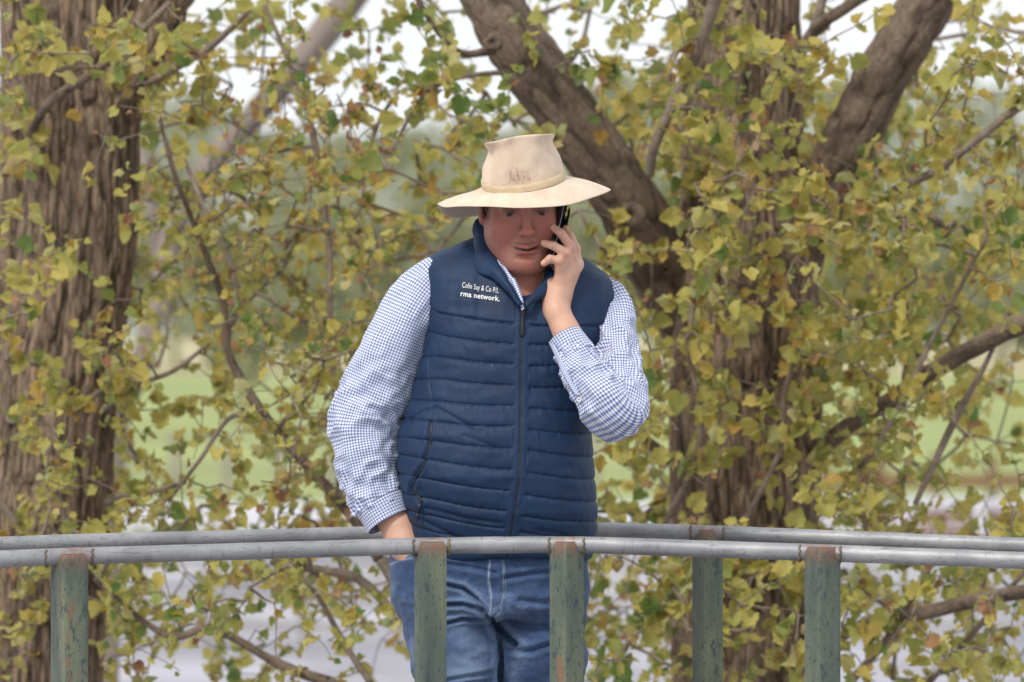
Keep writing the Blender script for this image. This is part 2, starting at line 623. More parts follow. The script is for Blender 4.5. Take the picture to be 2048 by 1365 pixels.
rn = mth(nt, 'MULTIPLY', ru.outputs['Fac'], mth(nt, 'MULTIPLY', mth(nt, 'SUBTRACT', noise_tex(nt, 60, 5, 0.7, v), 0.35), 5.0, True), True)
c = mixc(nt, rn, c, (0.22, 0.10, 0.065))
nt.links.new(c, b.inputs['Base Color'])
b.inputs['Roughness'].default_value = 0.7
bump(nt, b, mth(nt, 'ADD', dk, noise_tex(nt, 300, 3, 0.6, v)), 0.3, 0.0008)


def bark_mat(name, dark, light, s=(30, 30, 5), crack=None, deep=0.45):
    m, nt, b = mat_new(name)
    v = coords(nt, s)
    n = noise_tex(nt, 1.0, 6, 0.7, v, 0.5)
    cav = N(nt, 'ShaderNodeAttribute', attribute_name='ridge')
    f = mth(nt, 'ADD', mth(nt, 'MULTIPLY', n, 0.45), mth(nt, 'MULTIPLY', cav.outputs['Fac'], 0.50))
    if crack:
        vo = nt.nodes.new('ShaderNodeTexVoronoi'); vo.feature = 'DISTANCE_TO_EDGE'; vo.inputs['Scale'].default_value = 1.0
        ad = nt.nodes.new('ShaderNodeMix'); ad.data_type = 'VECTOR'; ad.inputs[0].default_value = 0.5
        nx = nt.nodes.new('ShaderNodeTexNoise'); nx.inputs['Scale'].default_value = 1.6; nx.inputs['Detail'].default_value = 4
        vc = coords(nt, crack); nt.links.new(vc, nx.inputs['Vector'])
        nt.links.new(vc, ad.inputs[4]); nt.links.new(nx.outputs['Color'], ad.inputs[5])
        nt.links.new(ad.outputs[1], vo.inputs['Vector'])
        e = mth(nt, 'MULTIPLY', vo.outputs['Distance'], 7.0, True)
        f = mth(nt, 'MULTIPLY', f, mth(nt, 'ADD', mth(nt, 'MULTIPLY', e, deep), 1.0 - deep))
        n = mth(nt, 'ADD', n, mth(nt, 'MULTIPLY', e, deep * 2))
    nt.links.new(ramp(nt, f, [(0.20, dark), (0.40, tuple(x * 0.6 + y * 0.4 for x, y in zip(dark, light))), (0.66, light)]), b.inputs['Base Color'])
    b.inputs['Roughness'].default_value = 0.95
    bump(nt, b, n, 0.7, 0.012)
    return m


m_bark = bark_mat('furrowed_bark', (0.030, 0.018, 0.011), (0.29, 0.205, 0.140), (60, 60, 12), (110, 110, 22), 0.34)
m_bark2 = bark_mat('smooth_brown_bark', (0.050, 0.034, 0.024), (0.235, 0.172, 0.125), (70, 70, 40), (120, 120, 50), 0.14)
m_bark_pale = bark_mat('pale_grey_bark', (0.11, 0.088, 0.072), (0.26, 0.215, 0.18), (6, 6, 4))
m_twig = simple('grey_twig_bark', (0.20, 0.155, 0.12), 0.9, 0.4, 30)

# leaves: tint attribute chooses the leaf's own colour, 0 green .. 1 brown
def leaf_mat(name, stops, back=1.15):
    m, nt, b = mat_new(name)
    a = N(nt, 'ShaderNodeAttribute', attribute_name='tint')
    c = ramp(nt, a.outputs['Fac'], stops)
    spots = ramp(nt, noise_tex(nt, 90, 3, 0.6, coords(nt)), [(0.62, (0, 0, 0)), (0.72, (1, 1, 1))])
    c = mixc(nt, mth(nt, 'MULTIPLY', spots, 0.45), c, (0.20, 0.11, 0.03))
    geo = N(nt, 'ShaderNodeNewGeometry')
    c2 = mixc(nt, mth(nt, 'MULTIPLY', geo.outputs['Backfacing'], 0.45), c, (0.55, 0.54, 0.36))
    nt.links.new(c2, b.inputs['Base Color']); b.inputs['Roughness'].default_value = 0.6
    tr = N(nt, 'ShaderNodeBsdfTranslucent'); nt.links.new(c, tr.inputs['Color'])
    mx = N(nt, 'ShaderNodeMixShader'); mx.inputs[0].default_value = 0.55
    nt.links.new(b.outputs[0], mx.inputs[1]); nt.links.new(tr.outputs[0], mx.inputs[2])
    nt.links.new(mx.outputs[0], nt.nodes['Material Output'].inputs['Surface'])
    return m


m_leaf = leaf_mat('autumn_leaf', [(0.0, (0.13, 0.23, 0.05)), (0.18, (0.32, 0.355, 0.095)), (0.42, (0.52, 0.47, 0.125)),
                                  (0.66, (0.60, 0.50, 0.13)), (0.80, (0.48, 0.30, 0.065)), (0.90, (0.48, 0.26, 0.15)), (1.0, (0.22, 0.10, 0.045))])


# ============================================================ LARGE STRUCTURE
def box_v(lo, hi):
    x0, y0, z0 = lo; x1, y1, z1 = hi
    V = [(x0, y0, z0), (x1, y0, z0), (x1, y1, z0), (x0, y1, z0), (x0, y0, z1), (x1, y0, z1), (x1, y1, z1), (x0, y1, z1)]
    Fc = [(0, 3, 2, 1), (4, 5, 6, 7), (0, 1, 5, 4), (1, 2, 6, 5), (2, 3, 7, 6), (3, 0, 4, 7)]
    return V, Fc


def sheet(name, x0, x1, y0, y1, z, mat, nx=2, ny=2, hf=None):
    xs = np.linspace(x0, x1, nx); ys = np.linspace(y0, y1, ny)
    X, Y = np.meshgrid(xs, ys)
    Z = np.full_like(X, z) if hf is None else hf(X, Y)
    V = np.stack([X, Y, Z], -1).reshape(-1, 3)
    i = np.arange(ny - 1)[:, None]; j = np.arange(nx - 1)[None]
    a = i * nx + j
    Fc = np.stack([a, a + 1, a + nx + 1, a + nx], -1).reshape(-1, 4)
    o = mobj(name, V, Fc, mat, origin=(0, 0, 0))
    o['kind'] = 'structure'
    return o


m_grass = simple('green_pasture', (0.275, 0.32, 0.11), 1.0, 0.30, 0.09)
m_dry = simple('dry_tan_paddock', (0.45, 0.40, 0.23), 1.0, 0.18, 0.02)
m_yard = simple('pale_gravel_yard', (0.32, 0.31, 0.345), 0.95, 0.55, 0.22, bmp=0.4, bd=0.01)
m_road = simple('pale_concrete_road', (0.52, 0.50, 0.55), 0.9, 0.12, 0.3)
m_hill = simple('wooded_hillside', (0.27, 0.29, 0.23), 1.0, 0.35, 0.035)  # grey green paled in colour to carry the distance haze
sheet('ground', -1500, 1500, -60, 4000, 0.0, m_grass)
sheet('gravel_yard', -150, 150, -40, 92, 0.004, m_yard)
sheet('concrete_road', -400, 400, 99, 112, 0.004, m_road)
sheet('dry_paddock', -1500, 1500, 300, 800, 0.004, m_dry)


def hill_h(X, Y):
    base = ss(560, 900, Y) * (25 + 5 * np.sin(X / 45.0 + 1.2) + 4 * np.sin(X / 17.0) + 8 * ss(-20, -60, X) + 9 * ss(42, 62, X))
    return np.maximum(base, 0) * (0.9 + 0.1 * np.sin(Y / 60.0)) - 0.3 * (Y < 565)


sheet('hills', -900, 900, 550, 1500, 0, m_hill, 120, 40, hill_h)

# --- raised walkway on which he stands (a plank deck, under the picture's edge)
FLOOR = CZ - 1.50
m_plank = simple('weathered_deck_board', (0.20, 0.17, 0.14), 0.9, 0.35, 8, bmp=0.5, bd=0.004)
m_steel = simple('dull_green_steel', (0.12, 0.15, 0.12), 0.6, 0.3, 10)
deck = empty('walkway', (0, 12.0, FLOOR)); deck['kind'] = 'structure'
for i in range(26):
    x = -2.3 + i * 0.18
    V, Fc = box_v((x + 0.004, 11.5 - 0.10, FLOOR - 0.04), (x + 0.172, 12.72, FLOOR))
    mobj('plank', V, Fc, m_plank, deck, smooth=False)
for y in (11.55, 12.6):
    V, Fc = box_v((-2.3, y - 0.05, FLOOR - 0.20), (2.38, y + 0.05, FLOOR - 0.0405))
    mobj('beam', V, Fc, m_steel, deck, smooth=False)
for x in (-2.0, 0.1, 2.1):
    for y in (11.55, 12.6):
        V, Fc = box_v((x - 0.045, y - 0.045, 0.0), (x + 0.045, y + 0.045, FLOOR - 0.2005))
        mobj('leg', V, Fc, m_steel, deck, smooth=False)

# --- railings: galvanised top pipe bent along the walkway, square posts set cornerwise
def railing(name, pts, radius, posts, label, rust_at):
    root = empty(name, (0, pts[1][2] + 0.0, FLOOR))
    tag(root, label, 'railing')
    C = []
    W = [at(*p) for p in pts]
    for a_, b_ in zip(W[:-1], W[1:]):
        n = max(3, int(np.linalg.norm(b_ - a_) / 0.012))
        C.append(a_[None] + (b_ - a_)[None] * np.linspace(0, 1, n, endpoint=False)[:, None])
    C.append(W[-1][None]); C = np.concatenate(C)
    k = 9                                       # ease the bends
    pad = np.concatenate([np.repeat(C[:1], k, 0), C, np.repeat(C[-1:], k, 0)])
    ker = np.hanning(2 * k + 1); ker /= ker.sum()
    C = np.stack([np.convolve(pad[:, i], ker, 'valid') for i in range(3)], -1)
    V, Fc, _ = loft(C, radius, 28, disp=lambda A, S, r: 0.0006 * vnoise(np.stack([A * 1.5, S * 14, S * 0 + 3], -1)))
    o = mobj('top_rail', V, Fc, m_pipe, root)
    rx = np.array([at(*q) for q in rust_at])
    dist = np.min(np.linalg.norm(V[:, None, :] - rx[None], axis=2), axis=1)
    add_attr(o.data, 'rust', np.clip(1.15 - dist / 0.042, 0, 1), 'FLOAT')
    for (px, py, d, hw, rot) in posts:
        top = at(px, py, d)
        s = hw * 1.10 / F * d                      # half of the apparent width, turned square tube
        a = R(rot); side = s / (abs(math.cos(a)) + abs(math.sin(a))) * 1.03
        hs = np.concatenate([np.linspace(FLOOR, top[2] - 0.05, 40), top[2] - 0.05 + np.array([0.012, 0.022, 0.031, 0.038, 0.0435, 0.047, 0.0488])])
        n = 32; ang = np.linspace(0, 2 * math.pi, n, endpoint=False)
        pr = (np.abs(np.cos(ang)) ** 14 + np.abs(np.sin(ang)) ** 14) ** (-1 / 14.0)
        rows = []
        for i, z in enumerate(hs):
            sh = 1.0 if i < 40 else max(0.82, math.sqrt(max(0.0, 1 - ((z - hs[39]) / 0.0535) ** 9)))
            x = pr * np.cos(ang) * side * sh; y = pr * np.sin(ang) * side * sh
            rows.append(np.stack([top[0] + x * math.cos(a) - y * math.sin(a), top[1] + x * math.sin(a) + y * math.cos(a), np.full(n, z)], -1))
        Vp = np.concatenate(rows)
        Fp = [tuple(q) for q in grid_faces(len(hs), n)[:, ::-1].tolist()] + [tuple(range(n))[::-1], tuple(range((len(hs) - 1) * n, len(hs) * n))]
        po = mobj('post', Vp, Fp, m_post, root, smooth=False)
        add_attr(po.data, 'rust', np.clip(1.25 - (top[2] - Vp[:, 2]) / 0.032, 0, 1) * 0.9, 'FLOAT')
        # weld beads where the pipe runs into the post
        for sx in (-1, 1):
            i0 = int(np.argmin(np.abs(C[:, 0] - (top[0] + sx * (s + 0.003)))))
            aa = np.linspace(-2.6, 0.9, 16); rb = radius + 0.001
            bead = np.stack([C[i0, 0] + 0.0015 * np.sin(aa * 9), C[i0, 1] - rb * np.cos(aa), C[i0, 2] + rb * np.sin(aa)], -1)
            Vw, Fw, _ = loft(bead, 0.0026, 8, ref=(1, 0, 0), disp=lambda A, S, r: 0.0012 * vnoise(np.stack([A, S * 80, S * 0 + sx], -1)))
            w = mobj('weld', Vw, Fw, m_post, po, smooth=False); add_attr(w.data, 'rust', np.full(len(Vw), 0.45), 'FLOAT')
    return root


railing('front_railing', [(-420, 1134, 11.16), (150, 1113, 11.42), (862, 1092, 11.60), (1134, 1089, 11.60), (1645, 1106, 11.40), (2500, 1139, 11.12)], 17.0 / F * 11.5,
        [(139, 1106, 11.408, 35, 35), (861, 1082, 11.588, 30, 22), (1134, 1082, 11.588, 32, 42), (1645, 1093, 11.388, 33, 35)],
        'front railing of bent galvanised pipe on flaking green square posts before the man',
        [(150, 1110, 11.42), (862, 1090, 11.60), (1134, 1087, 11.60), (1645, 1102, 11.40)])
railing('back_railing', [(-420, 1106, 12.0), (150, 1084, 12.24), (760, 1068, 12.44), (1200, 1060, 12.46), (1415, 1066, 12.42), (2500, 1110, 12.02)], 15.5 / F * 12.4,
        [(1415, 1058, 12.415, 28, 30), (985, 1058, 12.45, 28, 30)],
        'back railing of grey pipe behind the man with one dark green post right of him',
        [(1415, 1064, 12.42)])


# ============================================================ THE MAN
person = empty('person', (M(1010, 1100)[0], 12.0, FLOOR))
tag(person, 'stocky man in fawn felt hat, navy quilted vest, gingham shirt and jeans, phoning', 'person')

# ---- head frame
HS = 1.06e-3
HC = M(1043, 405, -0.055)
yaw, pitch, roll = R(6), R(14), R(-2)
HR = np.array(Matrix.Rotation(yaw, 3, 'Z') @ Matrix.Rotation(pitch, 3, 'X') @ Matrix.Rotation(roll, 3, 'Y'))
def H(x, y, z): return HC + HR @ (np.array((x, y, z), float) * HS)
def hl(p): return ((p - HC) @ HR) / HS


def hell(x, y, z, rx, ry, rz): return ell(H(x, y, z), np.array((rx, ry, rz)) * HS, HR)
def hrc(a, b_, r1, r2): return rc(H(*a), H(*b_), r1 * HS, r2 * HS)


body = SDF()
mm = HS
body.add(hell(0, 14, 24, 70.5, 88, 70), 0.001)
body.add(hell(0, -18, -22, 65.5, 66, 80), 0.03)
body.add(hrc((-44, -4, -60), (-18, -66, -97), 24, 22), 0.03)
body.add(hrc((44, -4, -60), (18, -66, -97), 24, 22), 0.03)
body.add(hell(0, -50, -78, 47, 38, 36), 0.03)             # muzzle
for s in (-1, 1):
    body.add(hell(s * 41, -53, -40, 25, 26, 27), 0.025)   # cheeks
    body.add(hell(s * 46.5, -24, -66, 21, 36, 31), 0.02)    # jowls
    body.add(hrc((s * 14, -82, 18), (s * 48, -67, 18), 10, 9), 0.014)  # brow
body.add(hell(0, -82, -103, 20, 14, 15), 0.02)            # chin
body.add(hell(0, -38, -110, 44, 44, 21), 0.03)            # double chin
for s in (-1, 1):
    body.sub(hell(s * 32, -92, 1, 17, 15, 11), 0.012)     # sockets
body.add(hrc((0, -80, 12), (0, -99, -24), 7.0, 8.5), 0.014)
body.add(hell(1, -104, -36, 11.5, 12, 10.5), 0.009)         # nose tip
for s in (-1, 1):
    body.add(hell(s * 12.5, -93, -40, 7.4, 11, 7.6), 0.006)
    body.sub(hell(s * 7.0, -102, -47.5, 4.4, 7, 4.2), 0.003)
    # eyelids: upper and lower roll over the eyeball
    body.add(hell(s * 32, -68.5, 0, 15.5, 14.5, 12.5), 0.004)
    body.sub(hell(s * 32, -84, -3.2, 13.2, 8.5, 2.8), 0.0015)
    body.sub(hrc((s * 20, -90, 7.5), (s * 44, -82, 6.0), 1.0, 1.0), 0.003)
    body.sub(hrc((s * 21, -86, -13), (s * 42, -80, -16), 1.6, 1.6), 0.006)
    body.sub(hrc((s * 19, -93, -42), (s * 34, -86, -66), 2.4, 3.4), 0.010)
    body.sub(hrc((s * 47, -74, 2), (s * 58, -60, -5), 0.8, 0.8), 0.004)   # nasolabial fold
# mouth, a little open on his right side
body.add(hrc((-24, -86, -67), (-2, -96, -68.5), 2.2, 3.2), 0.008)
body.add(hrc((24, -86, -66), (2, -96, -68.5), 2.2, 3.2), 0.008)
body.add(hrc((-15, -89.5, -79.5), (0, -91, -82), 3.6, 4.6), 0.007)
body.add(hrc((15, -89.5, -79), (0, -91, -82), 3.6, 4.6), 0.007)
body.sub(hrc((-28, -87, -69.0), (3, -94, -74.0), 0.8, 3.5), 0.002)
body.sub(hrc((28, -87, -68.0), (3, -94, -74.0), 0.8, 3.5), 0.002)
body.sub(hell(0, -95, -88.5, 19, 8, 4.2), 0.010)
for s in (-1, 1):   # ears
    body.add(hell(s * 79, 14, -14, 6, 17, 30), 0.006)
    body.sub(hell(s * 86, 8, -10, 5, 9, 17), 0.004)
n_head = len(body.ops)
# neck and trunk
body.add(rc(H(0, 18, -60), M(1045, 590, 0.03), 0.062, 0.075), 0.04)
body.add(rc(M(1045, 590, -0.02), M(1042, 650, -0.03), 0.055, 0.07), 0.04)
body.add(rc(M(925, 600, 0.01), M(1150, 610, 0.01), 0.05, 0.05), 0.04)
body.add(ell(M(1030, 720, 0), (0.15, 0.10, 0.20)), 0.05)
body.add(ell(M(1005, 960, -0.01), (0.155, 0.125, 0.20)), 0.06)
body.add(ell(M(985, 1120, 0.0), (0.15, 0.11, 0.13)), 0.05)
# arm at picture left, hand in the pocket
LC = [(880, 600, .02), (795, 675, 0), (752, 782, 0), (730, 873, -.004), (748, 965, -.025), (766, 1012, -.038), (797, 1055, -.050), (808, 1088, -.057)]
LR = [.034, .034, .034, .033, .033, .033, .0345, .036]
for i in range(7): body.add(rc(M(*LC[i]), M(*LC[i + 1]), LR[i], LR[i + 1]), 0.012)
body.add(rc(M(808, 1080, -0.057), M(845, 1150, -0.075), 0.034, 0.026), 0.012)
# arm at picture right, hand at the ear
n_arm = len(body.ops)
EL = M(1232, 815, -0.165)
WR = M(1113, 622, -0.125)
body.add(rc(M(1185, 612, 0.02), M(1230, 676, -.05), 0.034, 0.033), 0.02)
body.add(rc(M(1230, 676, -.05), M(1238, 770, -.125), 0.033, 0.032), 0.02)
body.add(rc(M(1238, 770, -.125), EL, 0.032, 0.031), 0.02)
body.add(rc(EL, M(1150, 700, -0.145), 0.033, 0.033), 0.008)
body.add(rc(M(1150, 700, -0.145), WR, 0.0335, 0.0262), 0.008)
hand = []
def hseg(pts, rs, k0=0.010, k=0.0035):
    W = [M(*q) for q in pts]
    for i in range(len(W) - 1):
        body.add(rc(W[i], W[i + 1], rs[i], rs[i + 1]), k0 if i == 0 else k)
MCP = {'a': (1148, 536, -0.108), 'b': (1137, 547, -0.123), 'c': (1121, 560, -0.130), 'i': (1153, 530, -0.088)}
body.add(rc(WR, M(1118, 592, -0.118), 0.0255, 0.026), 0.012)
for q, r_ in (('i', 0.0145), ('a', 0.0140), ('b', 0.0135), ('c', 0.0130)):
    body.add(rc(M(1114, 603, -0.118), M(*MCP[q]), 0.020, r_), 0.012)
body.add(rc(M(1104, 612, -0.118), M(1106, 570, -0.112), 0.017, 0.015), 0.014)      # heel of the hand
hseg([MCP['a'], (1141, 494, -0.133), (1122, 467, -0.138), (1107, 456, -0.128)], [0.0125, 0.0108, 0.0092, 0.0078])
hseg([MCP['b'], (1131, 506, -0.148), (1107, 492, -0.152), (1088, 487, -0.143)], [0.0120, 0.0105, 0.0088, 0.0076])
hseg([MCP['c'], (1117, 522, -0.152), (1100, 518, -0.156), (1088, 527, -0.150)], [0.0115, 0.0098, 0.0084, 0.0074])
hseg([MCP['i'], (1151, 497, -0.098), (1140, 472, -0.098), (1131, 458, -0.092)], [0.0120, 0.0102, 0.0086, 0.0076])
hseg([(1112, 598, -0.100), (1102, 566, -0.075), (1104, 534, -0.050), (1110, 505, -0.040)], [0.018, 0.0125, 0.0108, 0.0085])


lo_ = np.array([M(620, 0, -0.3)[0], 11.70, M(0, 1210)[2]]); hi_ = np.array([M(1330, 0, 0)[0], 12.22, M(0, 290)[2]])
V, Q = sdf_mesh(body, lo_, hi_, 0.0022)
bo = mobj('body', V, Q, m_skin, person)
L_ = hl(V)
x, y, z = L_.T
col = np.tile(np.array((0.63, 0.41, 0.31)), (len(V), 1))
nz = fbm(V * 55, 3)[:, None]
col *= 1 + 0.07 * nz
onface = (body(V, body.ops[:n_head]) < body(V, body.ops[n_arm:]) - 0.0005) * ss(-135, -120, z) * (np.abs(x) < 90) * (y < 60)
def blend(c, w): 
    global col
    w = np.clip(w, 0, 1)[:, None]; col = col * (1 - w) + np.array(c) * w
hm = (body(V, body.ops[:n_head]) < body(V, body.ops[n_arm:]) - 0.0005) * 1.0
def g3(cx, cy, cz, sx, sy, sz): return hm * np.exp(-(((x - cx) / sx) ** 2 + ((y - cy) / sy) ** 2 + ((z - cz) / sz) ** 2))
blend((0.35, 0.165, 0.125), onface * 0.90)  # sunburn, with the hat brim's shade darkened into the colour
blend((0.36, 0.15, 0.12), onface * np.clip(fbm(V * 130, 3), 0, 1) * 0.45)
blend((0.28, 0.09, 0.07), onface * np.clip(fbm(V * 45 + 9, 2), 0, 1) * 0.35)
for s in (-1, 1): blend((0.38, 0.11, 0.08), g3(s * 45, -70, -35, 24, 30, 24) * 0.75)
blend((0.40, 0.14, 0.105), g3(0, -108, -36, 17, 16, 16) * 0.8)
blend((0.46, 0.18, 0.135), g3(0, -88, -104, 24, 24, 14) * 0.7)
neckm = ss(-118, -140, z) * (V[:, 2] > M(0, 660)[2]) * ss(0.050, 0.036, np.abs(V[:, 0] - M(1045, 0)[0]))
blend((0.40, 0.15, 0.10), neckm * 0.8)
beard = g3(0, -85, -78, 46, 40, 26) * (y < -30)
blend((0.16, 0.09, 0.075), beard * hm * (0.22 + 0.35 * np.clip(vnoise(V * 800), 0, 1)))
inlip = (np.abs(x) < 27) * (y < -80)
blend((0.47, 0.15, 0.13), inlip * (np.exp(-((z + 68) / 2.6) ** 2) * ss(27, 18, np.abs(x)) * 0.75 + np.exp(-((z + 81) / 3.8) ** 2) * ss(24, 12, np.abs(x)) * 0.8))
blend((0.03, 0.008, 0.007), inlip * np.exp(-((z + 74.5 - 0.007 * x ** 2) / 3.0) ** 2) * ss(27, 20, np.abs(x)) * 0.9)  # darkness inside the parted lips painted into the gap
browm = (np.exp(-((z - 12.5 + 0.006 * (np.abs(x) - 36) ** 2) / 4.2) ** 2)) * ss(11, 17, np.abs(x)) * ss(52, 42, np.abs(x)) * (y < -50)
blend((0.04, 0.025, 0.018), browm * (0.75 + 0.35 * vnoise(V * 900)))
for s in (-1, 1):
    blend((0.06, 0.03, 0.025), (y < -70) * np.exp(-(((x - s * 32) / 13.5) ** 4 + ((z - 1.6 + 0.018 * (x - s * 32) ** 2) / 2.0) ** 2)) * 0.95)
    blend((0.17, 0.08, 0.065), g3(s * 32, -80, 0, 20, 16, 10) * 0.55)  # shade of the eye sockets painted into the skin
blend((0.045, 0.028, 0.022), onface * ss(-56, -64, x) * ss(-34, -24, z) * ss(12, 4, y) * ss(-40, -30, y) * (0.6 + 0.4 * vnoise(V * 700)))
# finger tips and knuckles a little redder, arm skin paler
hx = np.exp(-np.minimum.reduce([np.linalg.norm(V - M(*q), axis=1) for q in ((1107, 456, -0.128), (1088, 487, -0.143), (1088, 527, -0.150), (1141, 494, -0.133), (1131, 506, -0.148), (1117, 522, -0.152))]) ** 2 / 0.011 ** 2)
blend((0.60, 0.28, 0.21), hx * 0.6)
for q_ in ((1106, 453, -.134), (1086, 484, -.149), (1086, 524, -.156)):
    blend((0.74, 0.50, 0.42), np.exp(-(np.linalg.norm((V - M(*q_)) * np.array([1, .8, 1.4]), axis=1) / 0.0042) ** 4) * 0.8)
for q_ in ((1143, 497, -.144), (1122, 469, -.146), (1131, 508, -.158), (1108, 494, -.160), (1117, 524, -.162), (1100, 519, -.164)):
    dq = (V - M(*q_)) * np.array([1.0, .6, 0.5]); blend((0.40, 0.19, 0.14), np.exp(-(np.linalg.norm(dq, axis=1) / 0.005) ** 2) * np.clip(np.sin(V[:, 0] * 2600), 0, 1) * 0.6)
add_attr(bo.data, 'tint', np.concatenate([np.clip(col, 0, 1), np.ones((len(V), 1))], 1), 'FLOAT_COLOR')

# eyes
for s in (-1, 1):
    a_ = np.linspace(0, math.pi, 25); n = 32; b_ = np.linspace(0, 2 * math.pi, n, endpoint=False)
    c = H(s * 32, -69.5, -1.5); look = HR @ np.array((0.02, -1.0, -0.24)); look /= np.linalg.norm(look)
    u = np.cross(look, (0, 0, 1)); u /= np.linalg.norm(u); w = np.cross(look, u)
    P_ = (np.cos(a_)[:, None, None] * look + np.sin(a_)[:, None, None] * (np.cos(b_)[None, :, None] * u + np.sin(b_)[None, :, None] * w))
    V = (c + P_ * 12.3 * HS).reshape(-1, 3)
    eo = mobj('eye', V, grid_faces(25, n), m_cornea, person)
    ang = np.repeat(a_, n)
    cc = np.where(ang[:, None] < 0.19, (0.004, 0.004, 0.004), np.where(ang[:, None] < 0.56, (0.045, 0.04, 0.03), (0.27, 0.24, 0.225)))  # eye whites greyed in colour for the shade under the brim
    add_attr(eo.data, 'tint', np.concatenate([cc, np.ones((len(V), 1))], 1), 'FLOAT_COLOR')

# short dark hair round the sides and back, under the hat
hair = SDF()
hair.add(hell(0, 12, 14, 78.5, 92, 66), 0.001)
hair.add(hell(0, 45, -30, 64, 60, 50), 0.02)
hair.cut(lambda p: (lambda q: np.maximum(-(q[..., 1] + 34 + 0.1 * np.abs(q[..., 2])) , (-q[..., 2] - 62)) * HS)(hl(p)), 0.004)
for s in (-1, 1): hair.sub(hell(s * 84, 12, -12, 14, 17, 26), 0.003)
hair.post = lambda p, d: d + 0.0012 * vnoise(p * np.array([500, 500, 160]))
V, Q = sdf_mesh(hair, H(0, 0, 0) - 0.15, H(0, 0, 0) + 0.15, 0.003)
mobj('hair', V, Q, m_hair, person)

# ---- vest
vt_py = np.array([440, 480, 520, 560, 600, 650, 700, 780, 870, 950, 1020, 1075, 1112, 1140], float)
vt_xl = np.array([930, 900, 836, 846, 853, 855, 848, 826, 797, 797, 812, 822, 830, 836], float)
vt_xr = np.array([1130, 1170, 1216, 1234, 1233, 1222, 1208, 1196, 1182, 1187, 1193, 1191, 1183, 1178], float)
vt_b = np.array([.06, .07, .098, .118, .130, .140, .145, .152, .166, .172, .166, .155, .148, .146])
vt_c = np.array([.045, .04, .03, .02, .012, .004, 0, -.004, -.012, -.018, -.016, -.010, -.006, -.006])
def p2(p):  # picture row / column at the man's distance
    return 1024 + p[..., 0] / MD * F, 600 + (CZ - p[..., 2]) / MD * F
def zip_x(py): return np.interp(py, [600, 660, 850, 950, 1040, 1112], [1045, 1043, 1042, 1038, 1025, 1014])
ZS = np.array([605, 648, 688, 728, 769, 809, 849, 893, 935, 977, 1018, 1052, 1075, 1125.])      # seams at the zip, left panel
ZM = np.array([596, 626, 670, 713, 757, 801, 842, 880, 919, 958, 996, 1030, 1062, 1125.])       # at picture x 880
ZE = np.array([560, 575, 648, 716, 760, 799, 836, 873, 908, 946, 984, 1016, 1042, 1110.])       # at the left edge
YS = np.array([605, 649, 688, 732, 774, 812, 853, 893, 937, 981, 1023, 1056, 1080, 1130.])      # right panel at the zip
YE = np.array([600, 651, 686, 722, 768, 820, 868, 913, 957, 1000, 1040, 1070, 1092, 1130.])     # at the right edge
def seam_rows(X, Y):
    zx = zip_x(Y); left = X < zx
    t1 = np.clip((zx - X) / np.maximum(zx - 880, 1), 0, 1); t2 = np.clip((880 - X) / 70.0, 0, 1)
    tr = np.clip((X - zx) / 145.0, 0, 1.1)
    out = []
    for i in range(len(ZS)):
        l = ZS[i] * (1 - t1) + ZM[i] * t1 + 3.0 * np.sin(t1 * math.pi); l = l * (1 - t2) + ZE[i] * t2
        r_ = YS[i] * (1 - tr) + YE[i] * tr + 2.5 * np.sin(np.clip(tr, 0, 1) * math.pi)
        out.append(np.where(left, l, r_))
    return out


def poly_dist(X, Y, pts):
    d = np.full(X.shape, 1e9)
    for (x0, y0), (x1, y1) in zip(pts[:-1], pts[1:]):
        ax, ay = x1 - x0, y1 - y0; L = ax * ax + ay * ay
        t = np.clip(((X - x0) * ax + (Y - y0) * ay) / L, 0, 1)
        d = np.minimum(d, np.hypot(X - x0 - t * ax, Y - y0 - t * ay))
    return d


POCK = [(863, 845), (861, 890), (850, 928), (832, 956), (829, 978), (845, 1003)]
def vest_raw(p):
    X, Y = p2(p)
    xl = np.interp(Y, vt_py, vt_xl); xr = np.interp(Y, vt_py, vt_xr)
    b = np.interp(Y, vt_py, vt_b); cy = MD + np.interp(Y, vt_py, vt_c)
    ax = (xr - xl) / 2 / F * MD; cx = ((xl + xr) / 2 - 1024) / F * MD
    u = np.abs(p[..., 0] - cx) / ax; v = np.abs(p[..., 1] - cy) / b
    n = 2.5
    return ((u ** n + v ** n) ** (1 / n) - 1) * np.minimum(ax, b) * 0.92


def shoulder(p):
    X, Y = p2(p)
    top = np.interp(X, [800, 835, 870, 900, 945, 1000, 1100, 1150, 1180, 1210, 1235, 1260], [560, 520, 504, 493, 478, 466, 474, 515, 526, 543, 562, 600])
    top = top + 30 * np.clip(np.abs(p[..., 1] - MD - 0.03) / 0.10, 0, 1.6) ** 2
    return (top - Y) / F * MD * 0.8


vest = SDF()
vest.add(vest_raw, 0.001)
vest.cut(shoulder, 0.028)
vest.cut(lambda p: (p2(p)[1] - 1113 - 4 * np.sin(p2(p)[0] / 60.0)) / F * MD, 0.008)
vest.sub(rc(M(1046, 612, -0.16), M(1044, 545, -0.085), 0.003, 0.050), 0.004)
vest.sub(rc(M(1044, 545, -0.085), M(1044, 430, 0.02), 0.050, 0.080), 0.01)
# armholes: the cloth stops at a rounded rim
vest_plain = SDF(); vest_plain.ops = list(vest.ops)


